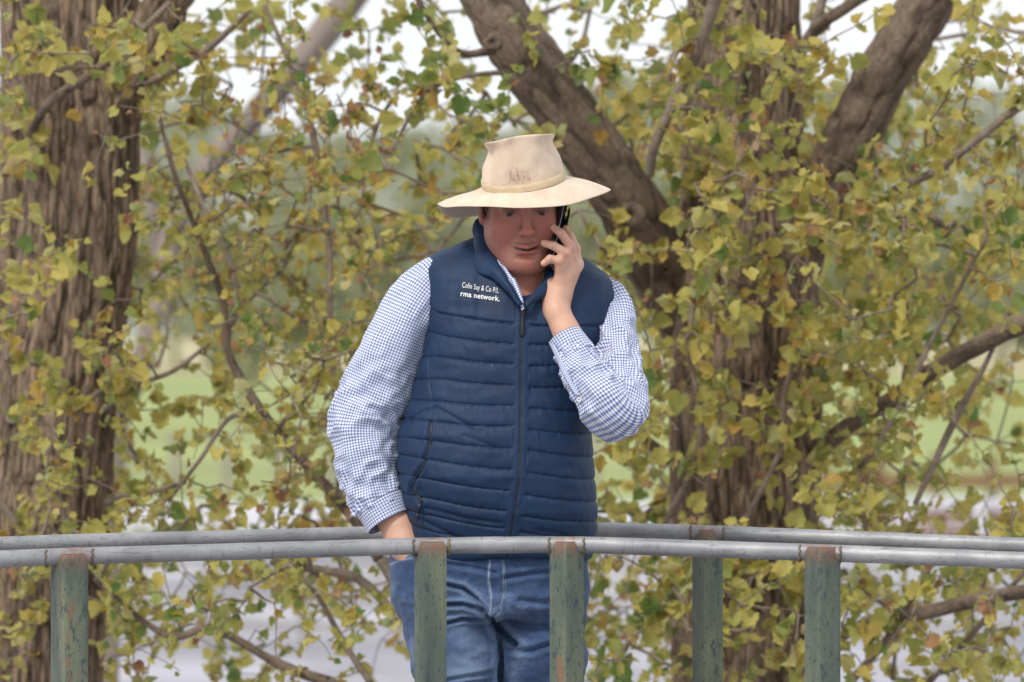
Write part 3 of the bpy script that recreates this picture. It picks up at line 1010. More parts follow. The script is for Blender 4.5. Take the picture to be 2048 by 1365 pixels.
def vest_h(p):
    X, Y = p2(p)
    zx = zip_x(Y)
    rows = seam_rows(X, Y)
    R_ = np.stack(rows, -1)
    below = (Y[..., None] > R_).sum(-1)
    i = np.clip(below, 1, len(ZS) - 1)
    up = np.take_along_axis(R_, (i - 1)[..., None], -1)[..., 0]; dn = np.take_along_axis(R_, i[..., None], -1)[..., 0]
    s = np.clip((Y - up) / np.maximum(dn - up, 4), 0, 1)
    q = np.abs(2 * s - 1)
    puff = 1 - q ** 3.0
    ed = np.minimum(Y - up, dn - Y)
    groove = np.exp(-(np.abs(ed) / 1.7) ** 1.6)
    act = (below >= 2) & (below < len(ZS))
    act1 = below >= 1
    f = np.stack([p[..., 0] * 26, p[..., 1] * 26, p[..., 2] * 60], -1)
    wr = vnoise(f + 5)
    f2 = np.stack([(p[..., 0] + 0.55 * p[..., 2]) * 95, p[..., 1] * 60, (p[..., 2] - 0.3 * p[..., 0]) * 30], -1)
    wr2 = vnoise(f2)
    puck = vnoise(np.stack([p[..., 0] * 150, p[..., 1] * 100, below * 3.7 + 0 * X], -1)) * np.exp(-np.abs(ed) / 7.0)
    front = ss(12.05, 11.98, p[..., 1])
    sid = 0.55 + 0.45 * ss(12.02, 11.94, p[..., 1])
    h = np.where(act, (0.0031 * puff - 0.0024 * groove) * sid, np.where(act1, 0.004 - 0.0035 * np.exp(-(np.minimum(np.abs(Y - R_[..., 1]), 99) / 2.2) ** 2), 0.0035))
    h = h + np.where(act, 0.0014 * wr + 0.0008 * wr2 * (0.4 + 0.6 * puff) + 0.0014 * puck, 0.0012 * wr + 0.0)
    # soft upright folds above the yoke seam
    yk = ~act
    h = h + np.where(yk, 0.0022 * vnoise(np.stack([p[..., 0] * 60, p[..., 1] * 10, p[..., 2] * 9], -1)), 0)
    # zip placket: flat strip with two stitched lines
    dz = np.abs(X - zx)
    inz = ss(17, 13, dz) * (Y > 600) * front
    h = h * (1 - inz) + inz * (0.0036 - 0.0012 * np.exp(-((dz - 12.5) / 1.4) ** 2) - 0.0030 * np.exp(-(dz / 2.0) ** 2) + 0.0006 * vnoise(p * 90))
    # princess seam and pocket
    sp = poly_dist(X, Y, [(858, 690), (861, 750), (868, 805), (864, 850)])
    h = h - front * 0.0028 * np.exp(-(sp / 1.8) ** 2)
    pk = poly_dist(X, Y, POCK)
    h = h - front * 0.004 * np.exp(-(pk / 4.0) ** 2) + front * 0.003 * np.exp(-((pk - 8) / 5.0) ** 2)
    # drag creases over the belly and hem
    for c_, a_, w_ in (([(872, 812), (920, 838), (965, 860)], .003, 4), ([(930, 868), (990, 890)], .002, 4), ([(850, 1010), (930, 1030), (1000, 1040)], .004, 5),
                       ([(845, 1035), (900, 1062), (960, 1095)], .0045, 5), ([(1170, 1090), (1120, 1062), (1075, 1055)], .003, 5), ([(800, 850), (850, 822), (872, 815)], .003, 4)):
        h = h - front * a_ * np.exp(-(poly_dist(X, Y, c_) / w_) ** 2)
    return h


def vest_post(p, d):
    near = np.abs(d) < 0.02
    if near.any(): d = d.copy(); d[near] -= vest_h(p[near])
    return d


vest.post = vest_post
lo_ = np.array([M(770, 0, -0.3)[0], 11.76, M(0, 1150)[2]]); hi_ = np.array([M(1270, 0, 0.0)[0], 12.24, M(0, 455)[2]])
V, Q = displaced_mesh(vest, vest_h, lo_, hi_, 0.0021)
vo = mobj('vest', V, Q, m_vest, person)

# vest collar, turned out
A = [M(1045, 470, .120), M(985, 462, .085), M(950, 455, .020), M(948, 484, -.01), M(948, 528, -.062), M(956, 547, -.085), M(984, 556, -.110), M(1019, 588, -.138), M(1042, 616, -.153)]
B = [M(1045, 436, .105), M(990, 430, .070), M(966, 437, .018), M(974, 456, -.012), M(979, 484, -.045), M(991, 514, -.083), M(1003, 536, -.108), M(1018, 562, -.130), M(1044, 606, -.155)]
V, Fc, uv = strip(A, B, 0.007, 60, 8, 0.006)
V = V + 0.0012 * vnoise(V * 60)[:, None]
mobj('collar', V, Fc, m_vest, vo)
A = [M(1045, 470, .120), M(1105, 466, .085), M(1140, 480, .03), M(1156, 505, .0), M(1146, 540, -.055), M(1125, 568, -.095), M(1090, 592, -.130), M(1050, 618, -.153)]
B = [M(1045, 436, .105), M(1100, 440, .070), M(1124, 458, .025), M(1130, 486, -.01), M(1120, 520, -.060), M(1100, 548, -.095), M(1075, 575, -.125), M(1047, 608, -.155)]
V, Fc, uv = strip(A, B, 0.007, 60, 8, 0.006)
mobj('collar', V, Fc, m_vest, vo)

# zip, pullers, pocket zip, shoulder piping
def cord(name, px, py, r, mat, parent, lift=0.0, n=None, flat=None):
    C = on_surf(vest, px, py, lift)
    k = 5; ker = np.ones(k) / k
    Cy = np.convolve(np.pad(C[:, 1], 2, mode='edge'), ker, 'valid'); C = np.stack([C[:, 0], Cy, C[:, 2]], -1)
    V, Fc, _ = loft(C, r, 8, rad2=None if flat is None else np.full(len(C), flat))
    return mobj(name, V, Fc, mat, parent)
yy = np.linspace(614, 1110, 160)
zo = cord('zip', zip_x(yy), yy, 0.0012, m_zip, vo, 0.0002, flat=0.0026)
def puller(pts, parent, w=0.0038):
    P0, P1 = pts
    C = on_surf(vest, np.linspace(P0[0], P1[0], 14), np.linspace(P0[1], P1[1], 14), 0.004)
    C[:, 1] = C[:, 1].min() * 0.6 + C[:, 1] * 0.4
    ws = w * np.array([.6, 1, 1, .7, .45, .45, .6, .8, .9, .9, .9, .9, .8, .4])
    V, Fc, _ = loft(C, 0.0017, 8, rad2=ws)
    mobj('zip_puller', V, Fc, m_zip, parent)
puller(((1046, 618), (1044, 674)), vo, 0.0055)
pp = smooth_path(np.array(POCK, float), 50)
cord('pocket_zip', pp[:, 0], pp[:, 1], 0.0028, m_zip, vo, 0.001)
puller(((841, 1006), (834, 1037)), vo)
V, Fc, _ = loft(on_surf(vest, np.full(10, 1185.0), np.linspace(1040, 1075, 10), 0.0), 0.002, 8)

# embroidered lettering on the chest
def lettering(text, x0, y0, x1, y1, height_px, parent, bold=0.0, squash=None):
    cu = bpy.data.curves.new('embroidered_text', 'FONT')
    cu.body = text; cu.size = 1.0; cu.space_character = 1.07; cu.offset = bold; cu.resolution_u = 3
    tmp = bpy.data.objects.new('embroidered_text', cu); scene.collection.objects.link(tmp)
    me = bpy.data.meshes.new_from_object(tmp.evaluated_get(bpy.context.evaluated_depsgraph_get()))
    n = len(me.vertices); co = np.zeros(n * 3); me.vertices.foreach_get('co', co); co = co.reshape(-1, 3)
    faces = [tuple(q.vertices) for q in me.polygons]
    bpy.data.objects.remove(tmp); bpy.data.curves.remove(cu); bpy.data.meshes.remove(me)
    xm, xM = co[:, 0].min(), co[:, 0].max()
    t = (co[:, 0] - xm) / (xM - xm); v = co[:, 1] / 0.72
    px = x0 + (x1 - x0) * t + v * height_px * 0.10; py = y0 + (y1 - y0) * t - v * height_px
    P_ = on_surf(vest, px, py, 0.0022)
    bk = P_ + np.array([0, 0.0016, 0])
    # front faces plus side walls
    from collections import Counter
    edges = Counter()
    for f in faces:
        for a, b_ in zip(f, f[1:] + f[:1]): edges[(a, b_)] += 1
    walls = [(a, b_, b_ + n, a + n) for (a, b_) in edges if (b_, a) not in edges]
    return mobj('embroidered_text', np.concatenate([P_, bk]), faces + walls, m_thread, parent, smooth=False)
lettering('Colin Say & Co P/L', 924, 575, 997, 587, 11.0, vo, 0.004)
lettering('rma network.', 921, 592, 999, 603, 10.5, vo, 0.022)

# ---- shirt
def fold_disp(seed, amp, elbow=None, ew=0.10, tail=None):
    def f(A, S, r):
        ca, sa = np.cos(A), np.sin(A)
        q = np.stack([ca * 1.3, sa * 1.3, S * 9 + seed], -1)
        d = amp * 0.8 * vnoise(q * 1.1)
        q2 = np.stack([ca * 2.2 + S * 10, sa * 2.2, S * 30 + seed * 2], -1)
        w = 0.35
        if elbow is not None: w = w + 1.1 * np.exp(-((S - elbow) / ew) ** 2)
        if tail is not None: w = w + 0.9 * ss(tail - 0.12, tail, S)
        rd = 1 - 2.2 * np.abs(vnoise(q2)) ** 0.75
        d = d + amp * 0.55 * w * rd
        q3 = np.stack([ca * 5, sa * 5, S * 75 + seed], -1)
        return d + amp * 0.22 * w * vnoise(q3)
    return f


def sleeve(stations, n, disp, nseg=96):
    st = smooth_path(np.array(stations, float), n)
    C = np.array([M(a, b_, c) for a, b_, c, d in st]); rr = st[:, 3] / 948.0
    V, Fc, uv = loft(C, rr, nseg, disp=disp, rad2=rr)
    return V, Fc, uv, C, rr


def edges_to_st(rows):
    out = []
    for (lx, ly), (rx, ry), dy in rows:
        out.append(((lx + rx) / 2, (ly + ry) / 2, dy, math.hypot(rx - lx, ry - ly) / 2))
    return out


rowsL = [((846, 520), (915, 585), .02), ((822, 532), (896, 605), .015), ((796, 557), (880, 628), .008), ((768, 597), (866, 655), .002), ((738, 652), (852, 698), .0), ((708, 714), (838, 750), .0),
         ((682, 768), (822, 797), .0), ((664, 822), (804, 842), .0), ((662, 868), (796, 878), -.004), ((673, 915), (799, 922), -.012),
         ((688, 960), (803, 962), -.022), ((702, 1000), (808, 1000), -.032), ((707, 1022), (814, 1012), -.036)]
stL = edges_to_st(rowsL)
V, Fc, uv, C, rr = sleeve(stL, 190, fold_disp(1.0, 0.0110, 0.33, 0.09, 0.52))
so = mobj('sleeve', V, Fc, m_ging, person); add_attr(so.data, 'cloth', uv)


def cuff(C0, C1, r0, r1, ref, flare=0.0, open_ang=None, nseg=72, seed=0.0, parent=None):
    C = np.array(C0)[None] + (np.array(C1) - np.array(C0))[None] * np.linspace(0, 1, 16)[:, None]
    rad = np.linspace(r0, r1, 16)
    disp = lambda A, S, r: flare * (S / (S.max() + 1e-6)) ** 2 * np.sin(A * 1.0 + seed) + 0.0014 * vnoise(np.stack([np.cos(A) * 2, np.sin(A) * 2, S * 30 + seed], -1))
    Vo, Fo, uvo = loft(C, rad, nseg, disp=disp, caps=False)
    Vi, Fi, uvi = loft(C, rad - 0.0028, nseg, disp=disp, caps=False)
    n = len(Vo)
    rows = 16
    Fc = [tuple(q) for q in Fo.tolist()] + [tuple(q[::-1] + n) for q in Fi]
    for rr_ in (0, rows - 1):
        for j in range(nseg):
            a, b_ = rr_ * nseg + j, rr_ * nseg + (j + 1) % nseg
            Fc.append((a, b_, b_ + n, a + n) if rr_ else (b_, a, a + n, b_ + n))
    o = mobj('cuff', np.concatenate([Vo, Vi]), Fc, m_ging, parent)
    add_attr(o.data, 'cloth', np.concatenate([uvo, uvi]) * np.array([1, 1, 1]))
    return o
cuff(M(760, 1006, -.036), M(781, 1043, -.046), 0.0560, 0.0500, None, 0.004, seed=0.6, parent=so)

stR = [(1172, 600, .03, 50), (1200, 606, .015, 50), (1222, 630, -.012, 49), (1229, 672, -.05, 47), (1232, 720, -.09, 46), (1238, 770, -.125, 49), (1240, 808, -.158, 52), (1233, 826, -.178, 52),
       (1217, 815, -.192, 51), (1200, 790, -.192, 50), (1180, 758, -.184, 47), (1164, 732, -.174, 43), (1150, 708, -.164, 38), (1143, 696, -.158, 36)]
V, Fc, uv, C, rr = sleeve(stR, 210, fold_disp(4.0, 0.0105, 0.22, 0.10, 0.45))
so2 = mobj('sleeve', V, Fc, m_ging, person); add_attr(so2.data, 'cloth', uv)
cf = cuff(M(1153, 712, -.165), M(1131, 672, -.149), 0.0400, 0.0365, None, 0.0045, seed=2.2, parent=so2)
# open placket of that sleeve with its button, and a strip of cuff hanging below the wrist
A = [M(1098, 684, -.170), M(1112, 716, -.190), M(1128, 752, -.214), M(1150, 790, -.232)]
B = [M(1108, 690, -.185), M(1124, 722, -.205), M(1140, 756, -.222), M(1160, 792, -.236)]
V, Fc, uv = strip(A, B, 0.003, 30, 5, 0.001)
o = mobj('placket', V, Fc, m_ging, so2); add_attr(o.data, 'cloth', uv)
bc = M(1158, 800, -.243); aa = np.linspace(0, 2 * math.pi, 24, endpoint=False)
prof = [(0.001, 0.0), (0.0045, 0.0), (0.0055, 0.0012), (0.0045, 0.0026), (0.001, 0.0018)]
V = np.concatenate([np.stack([bc[0] + r_ * np.cos(aa), np.full(24, bc[1] - h_), bc[2] + r_ * np.sin(aa)], -1) for r_, h_ in prof])
mobj('button', V, [tuple(q) for q in grid_faces(5, 24).tolist()] + [tuple(range(4 * 24, 5 * 24))], m_button, so2)

# shirt collar showing inside the vest
A = [M(981, 492, -.040), M(990, 515, -.078), M(1003, 545, -.106), M(1016, 570, -.124)]
B = [M(990, 492, -.046), M(1001, 515, -.083), M(1017, 543, -.110), M(1030, 560, -.124)]
V, Fc, uv = strip(A, B, 0.003, 30, 6, 0.002)
co = mobj('shirt_collar', V, Fc, m_ging, person); add_attr(co.data, 'cloth', uv)
A = [M(1012, 560, -.120), M(1024, 585, -.136), M(1036, 606, -.146), M(1043, 622, -.150)]
B = [M(1030, 556, -.124), M(1038, 575, -.136), M(1046, 598, -.146), M(1049, 618, -.150)]
V, Fc, uv = strip(A, B, 0.003, 30, 6, 0.001)
o = mobj('shirt_placket', V, Fc, m_ging, co); add_attr(o.data, 'cloth', uv[:, [1, 0, 2]])

# ---- jeans
jeans = SDF()
jt_py = np.array([1040, 1080, 1115, 1150, 1185, 1215, 1245.]); jt_xl = np.array([830, 800, 777, 780, 788, 800, 815.]); jt_xr = np.array([1185, 1180, 1173, 1173, 1173, 1173, 1172.])
def pelvis(p):
    X, Y = p2(p)
    xl = np.interp(Y, jt_py, jt_xl); xr = np.interp(Y, jt_py, jt_xr)
    ax = (xr - xl) / 2 / F * MD; cx = ((xl + xr) / 2 - 1024) / F * MD
    u = np.abs(p[..., 0] - cx) / ax; v = np.abs(p[..., 1] - MD + 0.005) / 0.138
    d = ((u ** 2.4 + v ** 2.4) ** (1 / 2.4) - 1) * 0.125
    e = np.maximum((1050 - Y), (Y - 1236)) / F * MD * 0.9
    return -smin(-d, -e, 0.05)
jeans.add(pelvis, 0.001)
jeans.add(rc(M(882, 1180, -.005), M(912, 1310, -.035), 0.103, 0.092), 0.02)
jeans.add(rc(M(912, 1310, -.035), M(935, 1540, -.05), 0.092, 0.068), 0.02)
jeans.add(rc(M(935, 1540, -.05), M(965, 1960, .02), 0.068, 0.058), 0.02)
jeans.add(rc(M(1076, 1180, .0), M(1084, 1310, -.005), 0.099, 0.090), 0.02)
jeans.add(rc(M(1084, 1310, -.005), M(1085, 1540, .0), 0.090, 0.068), 0.02)
jeans.add(rc(M(1085, 1540, .0), M(1060, 1960, .10), 0.068, 0.058), 0.02)
jeans.cut(lambda p: (p2(p)[1] - 1975) / F * MD, 0.004)
JC = [([(875, 1158), (892, 1163), (927, 1171), (954, 1192), (981, 1230)], .007, 4.0), ([(870, 1206), (892, 1204), (927, 1202), (954, 1208), (980, 1229)], .0075, 4.0),
      ([(870, 1247), (892, 1242), (927, 1231), (978, 1229)], .0065, 4.0), ([(983, 1228), (994, 1251), (1012, 1268), (1032, 1284)], .009, 6),
      ([(1010, 1150), (1060, 1142), (1110, 1138)], .004, 5), ([(1000, 1235), (1050, 1248), (1100, 1252)], .004, 7), ([(1015, 1295), (1060, 1298), (1100, 1285)], .004, 6),
      ([(896, 1352), (935, 1345), (985, 1340)], .004, 4), ([(880, 1122), (940, 1128), (990, 1140)], .003, 5), ([(1150, 1190), (1090, 1200), (1040, 1195)], .003, 6),
      ([(983, 1228), (988, 1250), (998, 1275), (1003, 1310), (999, 1365), (1000, 1420)], .008, 5)]
def jeans_h(p):
    X, Y = p2(p); fr = ss(12.05, 11.98, p[..., 1])
    dn, up = 0, 0
    for c_, a_, w_ in JC:
        q = poly_dist(X, Y, c_); w_ = w_ * 0.78
        dn = np.maximum(dn, a_ * np.exp(-(q / w_) ** 2)); up = np.maximum(up, a_ * 0.5 * np.exp(-((q - w_ * 2.6) / (w_ * 1.5)) ** 2))
    h = fr * (up - dn) * 1.75
    h = h + (0.0014 + 0.0028 * fr) * vnoise(np.stack([(p[..., 0] + 0.3 * p[..., 2]) * 16, p[..., 1] * 12, p[..., 2] * 28], -1)) + 0.0016 * vnoise(p * np.array([50, 40, 90]))
    fly = poly_dist(X, Y, [(1006, 1110), (1008, 1185), (998, 1212), (984, 1222)])
    inside = (X < 1008) & (X > 980) & (Y < 1222)
    h = h + fr * (0.0035 * inside - 0.003 * np.exp(-(fly / 2.0) ** 2))
    return h
def jeans_post(p, d):
    near = np.abs(d) < 0.02
    if near.any(): d = d.copy(); d[near] -= jeans_h(p[near])
    return d


jeans.post = jeans_post
lo_ = np.array([M(740, 0)[0], 11.78, M(0, 1995)[2]]); hi_ = np.array([M(1220, 0)[0], 12.20, M(0, 1040)[2]])
V, Q = displaced_mesh(jeans, jeans_h, lo_, hi_, 0.0028)
jo = mobj('jeans', V, Q, m_denim, person)
X, Y = p2(V)
wear = np.zeros(len(V))
for pts_, w_ in (([(980, 1110), (977, 1160), (983, 1185), (981, 1225)], 2.2), ([(1006, 1110), (1008, 1180), (1000, 1208), (986, 1220)], 1.6), ([(777, 1130), (800, 1118), (825, 1112)], 2)):
    wear = np.maximum(wear, 0.7 * np.exp(-(poly_dist(X, Y, pts_) / w_) ** 2))
for c_, a_, w_ in JC[:4]:
    q = poly_dist(X, Y, c_); wear = np.maximum(wear, 0.30 * np.exp(-((q - w_ * 2.6) / (w_ * 1.2)) ** 2))
wear = np.maximum(wear, 0.5 * np.exp(-((X - 930) / 45) ** 2 - ((Y - 1330) / 90) ** 2) * (0.7 + 0.5 * fbm(V * np.array([30, 30, 60]), 3)))
add_attr(jo.data, 'wear', np.clip(wear, 0, 1), 'FLOAT')
def jcord(name, pts, r, mat):
    q = smooth_path(np.array(pts, float), 60)
    C = on_surf(jeans, q[:, 0], q[:, 1], 0.0002)
    V, Fc, _ = loft(C, r, 6); return mobj(name, V, Fc, mat, jo)
jcord('fly_seam', [(980, 1116), (977, 1150), (982, 1178), (983, 1200), (981, 1226)], 0.0008, m_stitch)
jcord('fly_stitching', [(1008, 1116), (1010, 1150), (1012, 1178), (1004, 1204), (986, 1220)], 0.0004, m_stitch)
jcord('pocket_seam', [(776, 1130), (790, 1122), (812, 1114), (832, 1104)], 0.0010, m_stitch)

# ---- boots
for bx_, by_, dy in ((965, 1960, .01), (1060, 1960, .09)):
    bs = SDF(); c = M(bx_, by_, dy); fl = FLOOR
    bs.add(rc(c, (c[0], c[1], fl + 0.06), 0.052, 0.048), 0.001)
    bs.add(rc((c[0], c[1] + 0.02, fl + 0.045), (c[0] - 0.01, c[1] - 0.14, fl + 0.040), 0.043, 0.038), 0.03)
    bs.add(ell((c[0] - 0.012, c[1] - 0.15, fl + 0.04), (0.048, 0.07, 0.034)), 0.02)
    bs.cut(lambda p: (fl + 0.016) - p[..., 2], 0.003)
    V, Q = sdf_mesh(bs, (c[0] - .1, c[1] - .26, fl - .01), (c[0] + .1, c[1] + .1, fl + .22), 0.005)
    bt = mobj('boot', V, Q, m_leather, person)
    n = 36; a = np.linspace(0, 2 * math.pi, n, endpoint=False)
    ox = c[0] - 0.006 + 0.047 * np.cos(a) * (1 + 0.1 * np.sin(-a)); oy = c[1] - 0.085 + 0.145 * np.sin(a)
    V = np.concatenate([np.stack([ox, oy, np.full(n, fl + 0.0005)], -1), np.stack([ox, oy, np.full(n, fl + 0.018)], -1)])
    mobj('sole', V, [tuple(range(n))[::-1], tuple(range(n, 2 * n))] + [(i, (i + 1) % n, n + (i + 1) % n, n + i) for i in range(n)], m_sole, bt, smooth=False)

# ---- hat: outer brim edge, crown rings
def ring_interp(keys, n):
    keys = np.array(keys, float); ang = keys[:, 0]; vals = keys[:, 1:]
    t = np.arange(n) * 360.0 / n
    A3 = np.concatenate([ang - 360, ang, ang + 360]); V3 = np.concatenate([vals] * 3)
    # cubic through the periodic keys
    out = []
    for q in t:
        k = np.searchsorted(A3, q, 'right') - 1
        f = (q - A3[k]) / (A3[k + 1] - A3[k]); p0, p1, p2_, p3 = V3[k - 1], V3[k], V3[k + 1], V3[k + 2]
        out.append(0.5 * (2 * p1 + (-p0 + p2_) * f + (2 * p0 - 5 * p1 + 4 * p2_ - p3) * f ** 2 + (-p0 + 3 * p1 - 3 * p2_ + p3) * f ** 3))
    return np.array(out)


NH = 144
edge = ring_interp([(0, 1050, 411, -.225), (30, 1135, 406, -.205), (60, 1192, 395, -.135), (90, 1222, 380, -.035), (120, 1207, 380, .075), (150, 1140, 392, .140),
                    (180, 1050, 412, .160), (210, 955, 434, .140), (240, 896, 428, .075), (270, 874, 412, -.015), (300, 893, 413, -.110), (330, 960, 412, -.190)], NH)
outer = np.array([M(a, b_, c) for a, b_, c in edge])
th = np.arange(NH) * 2 * math.pi / NH
roll_h, pit = R(-8.0), R(13)
HB = M(1048, 367, -0.058)
HatR = np.array(Matrix.Rotation(roll_h, 3, 'Y') @ Matrix.Rotation(pit, 3, 'X'))
def hat_ring(hx, hy, up, cx=0.0, cy=0.0, nexp=2.0, dent=None):
    c, s = np.sin(th), -np.cos(th)
    pr = (np.abs(c) ** nexp + np.abs(s) ** nexp) ** (-1 / nexp)
    rr_ = pr if dent is None else pr * (1 - dent)
    L = np.stack([cx + hx * rr_ * c, cy + hy * rr_ * s, up - 0.030 * (up / 0.1035) ** 2 * s * min(1.0, hy / 0.08)], -1)
    return HB + L @ HatR.T
inner = hat_ring(0.0885, 0.106, 0.0)
rings, stain = [], []
for t in np.linspace(0, 1, 15):           # brim, from edge to crown
    e = t ** 0.9
    P_ = outer * (1 - e) + inner * e
    sag = 0.012 * math.sin(math.pi * t) * (0.5 + 0.5 * np.cos(th))
    P_ = P_ + np.stack([0 * sag, 0 * sag, sag], -1)
    P_ = P_ + 0.0055 * (1 - 0.7 * t) * vnoise(np.stack([np.cos(th) * 2.1, np.sin(th) * 2.1, np.full(NH, t * 1.2)], -1))[:, None] * np.array([0, 0, 1])
    rings.append(P_)
dL = np.exp(-((th - R(300)) / R(20)) ** 2); dR = np.exp(-((th - R(52)) / R(17)) ** 2); dF = np.exp(-((th - R(350)) / R(14)) ** 2) + np.exp(-((th + R(10)) / R(14)) ** 2)
prof = [(0.004, .0870, .1045, 2.0, 0), (.014, .0862, .1030, 2.0, 0), (.028, .0850, .100, 2.05, 0), (.042, .0830, .096, 2.1, .02), (.056, .0798, .092, 2.2, .05), (.068, .0760, .088, 2.3, .09),
        (.078, .0725, .084, 2.4, .12), (.086, .0705, .081, 2.6, .12), (.093, .0718, .080, 2.8, .07), (.099, .0765, .080, 2.9, 0), (.1025, .0778, .079, 3.0, -.02), (.1035, .0750, .0765, 3.0, -.02),
        (.1000, .0670, .071, 2.8, 0), (.090, .0600, .062, 2.6, 0), (.080, .0500, .050, 2.4, 0), (.075, .036, .036, 2.2, 0), (.073, .02, .02, 2, 0), (.0725, .004, .004, 2, 0)]
for up, hx, hy, ne, dt in prof:
    tt = up / 0.1035
    cx = 0.0035 * tt
    hx *= 1 - 0.05 * tt ** 3; up *= 0.915
    rings.append(hat_ring(hx, hy, up, cx, -0.004 * tt, ne, dt * (0.75 * dL + 0.75 * dR + 0.25 * dF)))
Vh = np.concatenate(rings)
nb_ = 15 * NH
Vh[nb_:] += (0.0034 * vnoise(Vh[nb_:] * 26) + 0.0012 * vnoise(Vh[nb_:] * 70))[:, None] * (Vh[nb_:] - HB) / 0.09 * np.array([1, 1, 0.3])
Fh = grid_faces(len(rings), NH)
ho = mobj('hat', Vh, Fh[:, ::-1], m_felt, person)
hx_, hy_ = p2(Vh)
frontv = Vh[:, 1] < 12.0
st_ = (ss(1006, 1020, hx_) * ss(1075, 1026, hx_) * ss(318, 362, hy_) * ss(370, 364, hy_) * 0.62 + np.exp(-((hx_ - 1045) / 26) ** 2 - ((hy_ - 356) / 9) ** 2) * 0.4 + 0.4 * np.exp(-((hx_ - 1021) / 8) ** 2 - ((hy_ - 285) / 14) ** 2)
       + 0.12 * np.exp(-((hy_ - 366 + (hx_ - 1048) * 0.14) / 7) ** 2) + 0.10 * ss(0.45, 0.9, vnoise(Vh * 60) + 0.5) + 0.14 * np.exp(-((hx_ - 1085) / 30) ** 2 - ((hy_ - 385) / 12) ** 2)) * frontv
add_attr(ho.data, 'stain', st_, 'FLOAT')
sol = ho.modifiers.new('thickness', 'SOLIDIFY'); sol.thickness = 0.0032; sol.offset = -1
sub = ho.modifiers.new('smooth', 'SUBSURF'); sub.levels = 1; sub.render_levels = 1
# ribbon band round the crown and its flat bow
bnd = [hat_ring(.0888, .1062, 0.004), hat_ring(.0886, .1058, 0.011, -.0006), hat_ring(.0878, .1046, 0.018, -.0012), hat_ring(.0860, .102, 0.0185, -.0012), hat_ring(.0860, .102, 0.004)]
Vb = np.concatenate(bnd); Fb = grid_faces(5, NH)[:, ::-1]
mobj('hat_band', Vb, Fb, m_band, ho)
A = [M(1129, 356, -.050), M(1145, 362, -.058), M(1165, 369, -.062), M(1184, 376, -.062), M(1196, 385, -.060)]
B = [M(1132, 370, -.056), M(1148, 377, -.066), M(1165, 383, -.072), M(1182, 389, -.072), M(1195, 391, -.070)]
V, Fc, uv = strip(A, B, 0.0022, 30, 6, 0.002)
mobj('ribbon_bow', V, Fc, m_band, ho)

# ---- the phone he holds
pc = M(1117, 474, -0.082)
Ld = M(1131, 400, -0.060) - M(1101, 540, -0.105); Ld /= np.linalg.norm(Ld)
Wd = np.array((math.sin(R(13)), math.cos(R(13)), 0)); Wd -= (Wd @ Ld) * Ld; Wd /= np.linalg.norm(Wd)
Nd = np.cross(Wd, Ld)
if Nd[0] < 0: Nd = -Nd
def slab(c, hl_, hw, ht, rcorner, n=8):
    out = []
    for sx, sy, a0 in ((1, 1, 0), (-1, 1, 90), (-1, -1, 180), (1, -1, 270)):
        for k in range(n + 1):
            a = R(a0 + 90 * k / n)
            out.append((sx * (hw - rcorner) + rcorner * math.cos(a), sy * (hl_ - rcorner) + rcorner * math.sin(a)))
    o2 = np.array(out); m_ = len(o2); rows = []
    for ins, h_ in ((0.0015, -ht), (0.0003, -ht * 0.7), (0, 0), (0.0003, ht * 0.7), (0.0015, ht)):
        q = o2 * (1 - ins / hw)
        rows.append(c + q[:, :1] * Wd + q[:, 1:] * Ld + h_ * Nd)
    V = np.concatenate(rows)
    return V, [tuple(q) for q in grid_faces(5, m_).tolist()] + [tuple(range(m_))[::-1], tuple(range(4 * m_, 5 * m_))]
V, Fc = slab(pc, 0.077, 0.0365, 0.0042, 0.009)
ph = mobj('mobile_phone', V, Fc, m_black, None)
tag(ph, 'black mobile phone with grey back held to the ear of the man in the hat', 'phone')
V, Fc = slab(pc + Nd * 0.0050, 0.0755, 0.0350, 0.0009, 0.008); mobj('back_cover', V, Fc, m_grey, ph)
V, Fc = slab(pc + Nd * 0.0072 + Ld * 0.054 - Wd * 0.013, 0.016, 0.015, 0.0012, 0.006); mobj('camera_island', V, Fc, m_black, ph)
for k in (0.061, 0.048):
    c = pc + Nd * 0.0092 + Ld * k - Wd * 0.014
    aa = np.linspace(0, 2 * math.pi, 20)
    ring = c + 0.0048 * (np.cos(aa)[:, None] * Wd + np.sin(aa)[:, None] * Ld)
    V, Fc, _ = loft(ring, 0.0011, 6, caps=False); mobj('lens_ring', V, Fc, m_lens, ph)


# ============================================================ TREES
def ridge_disp(amp, fu, fv, seed=0.0, sharp=1.0):
    """furrowed bark: broken upright plates"""
    def f(A, S, r):
        u = A * r; w = 0.018 * vnoise(np.stack([u * 12, S * 9, u * 0 + seed], -1))
        q = np.stack([np.cos(A) * r * fu + w * fu, np.sin(A) * r * fu, S * fv + seed], -1)
        a = np.abs(vnoise(q)); b_ = np.abs(vnoise(q * np.array([1.9, 1.9, 1.6]) + 7))
        rd = np.clip(a * 1.9, 0, 1) ** 0.6 * 0.7 + np.clip(b_ * 1.9, 0, 1) ** 0.6 * 0.3
        f.last = rd
        return amp * (rd - 0.5) + 0.10 * r * vnoise(np.stack([np.cos(A) * 1.1, np.sin(A) * 1.1, S * 2.0 + seed], -1)) * sharp
    return f


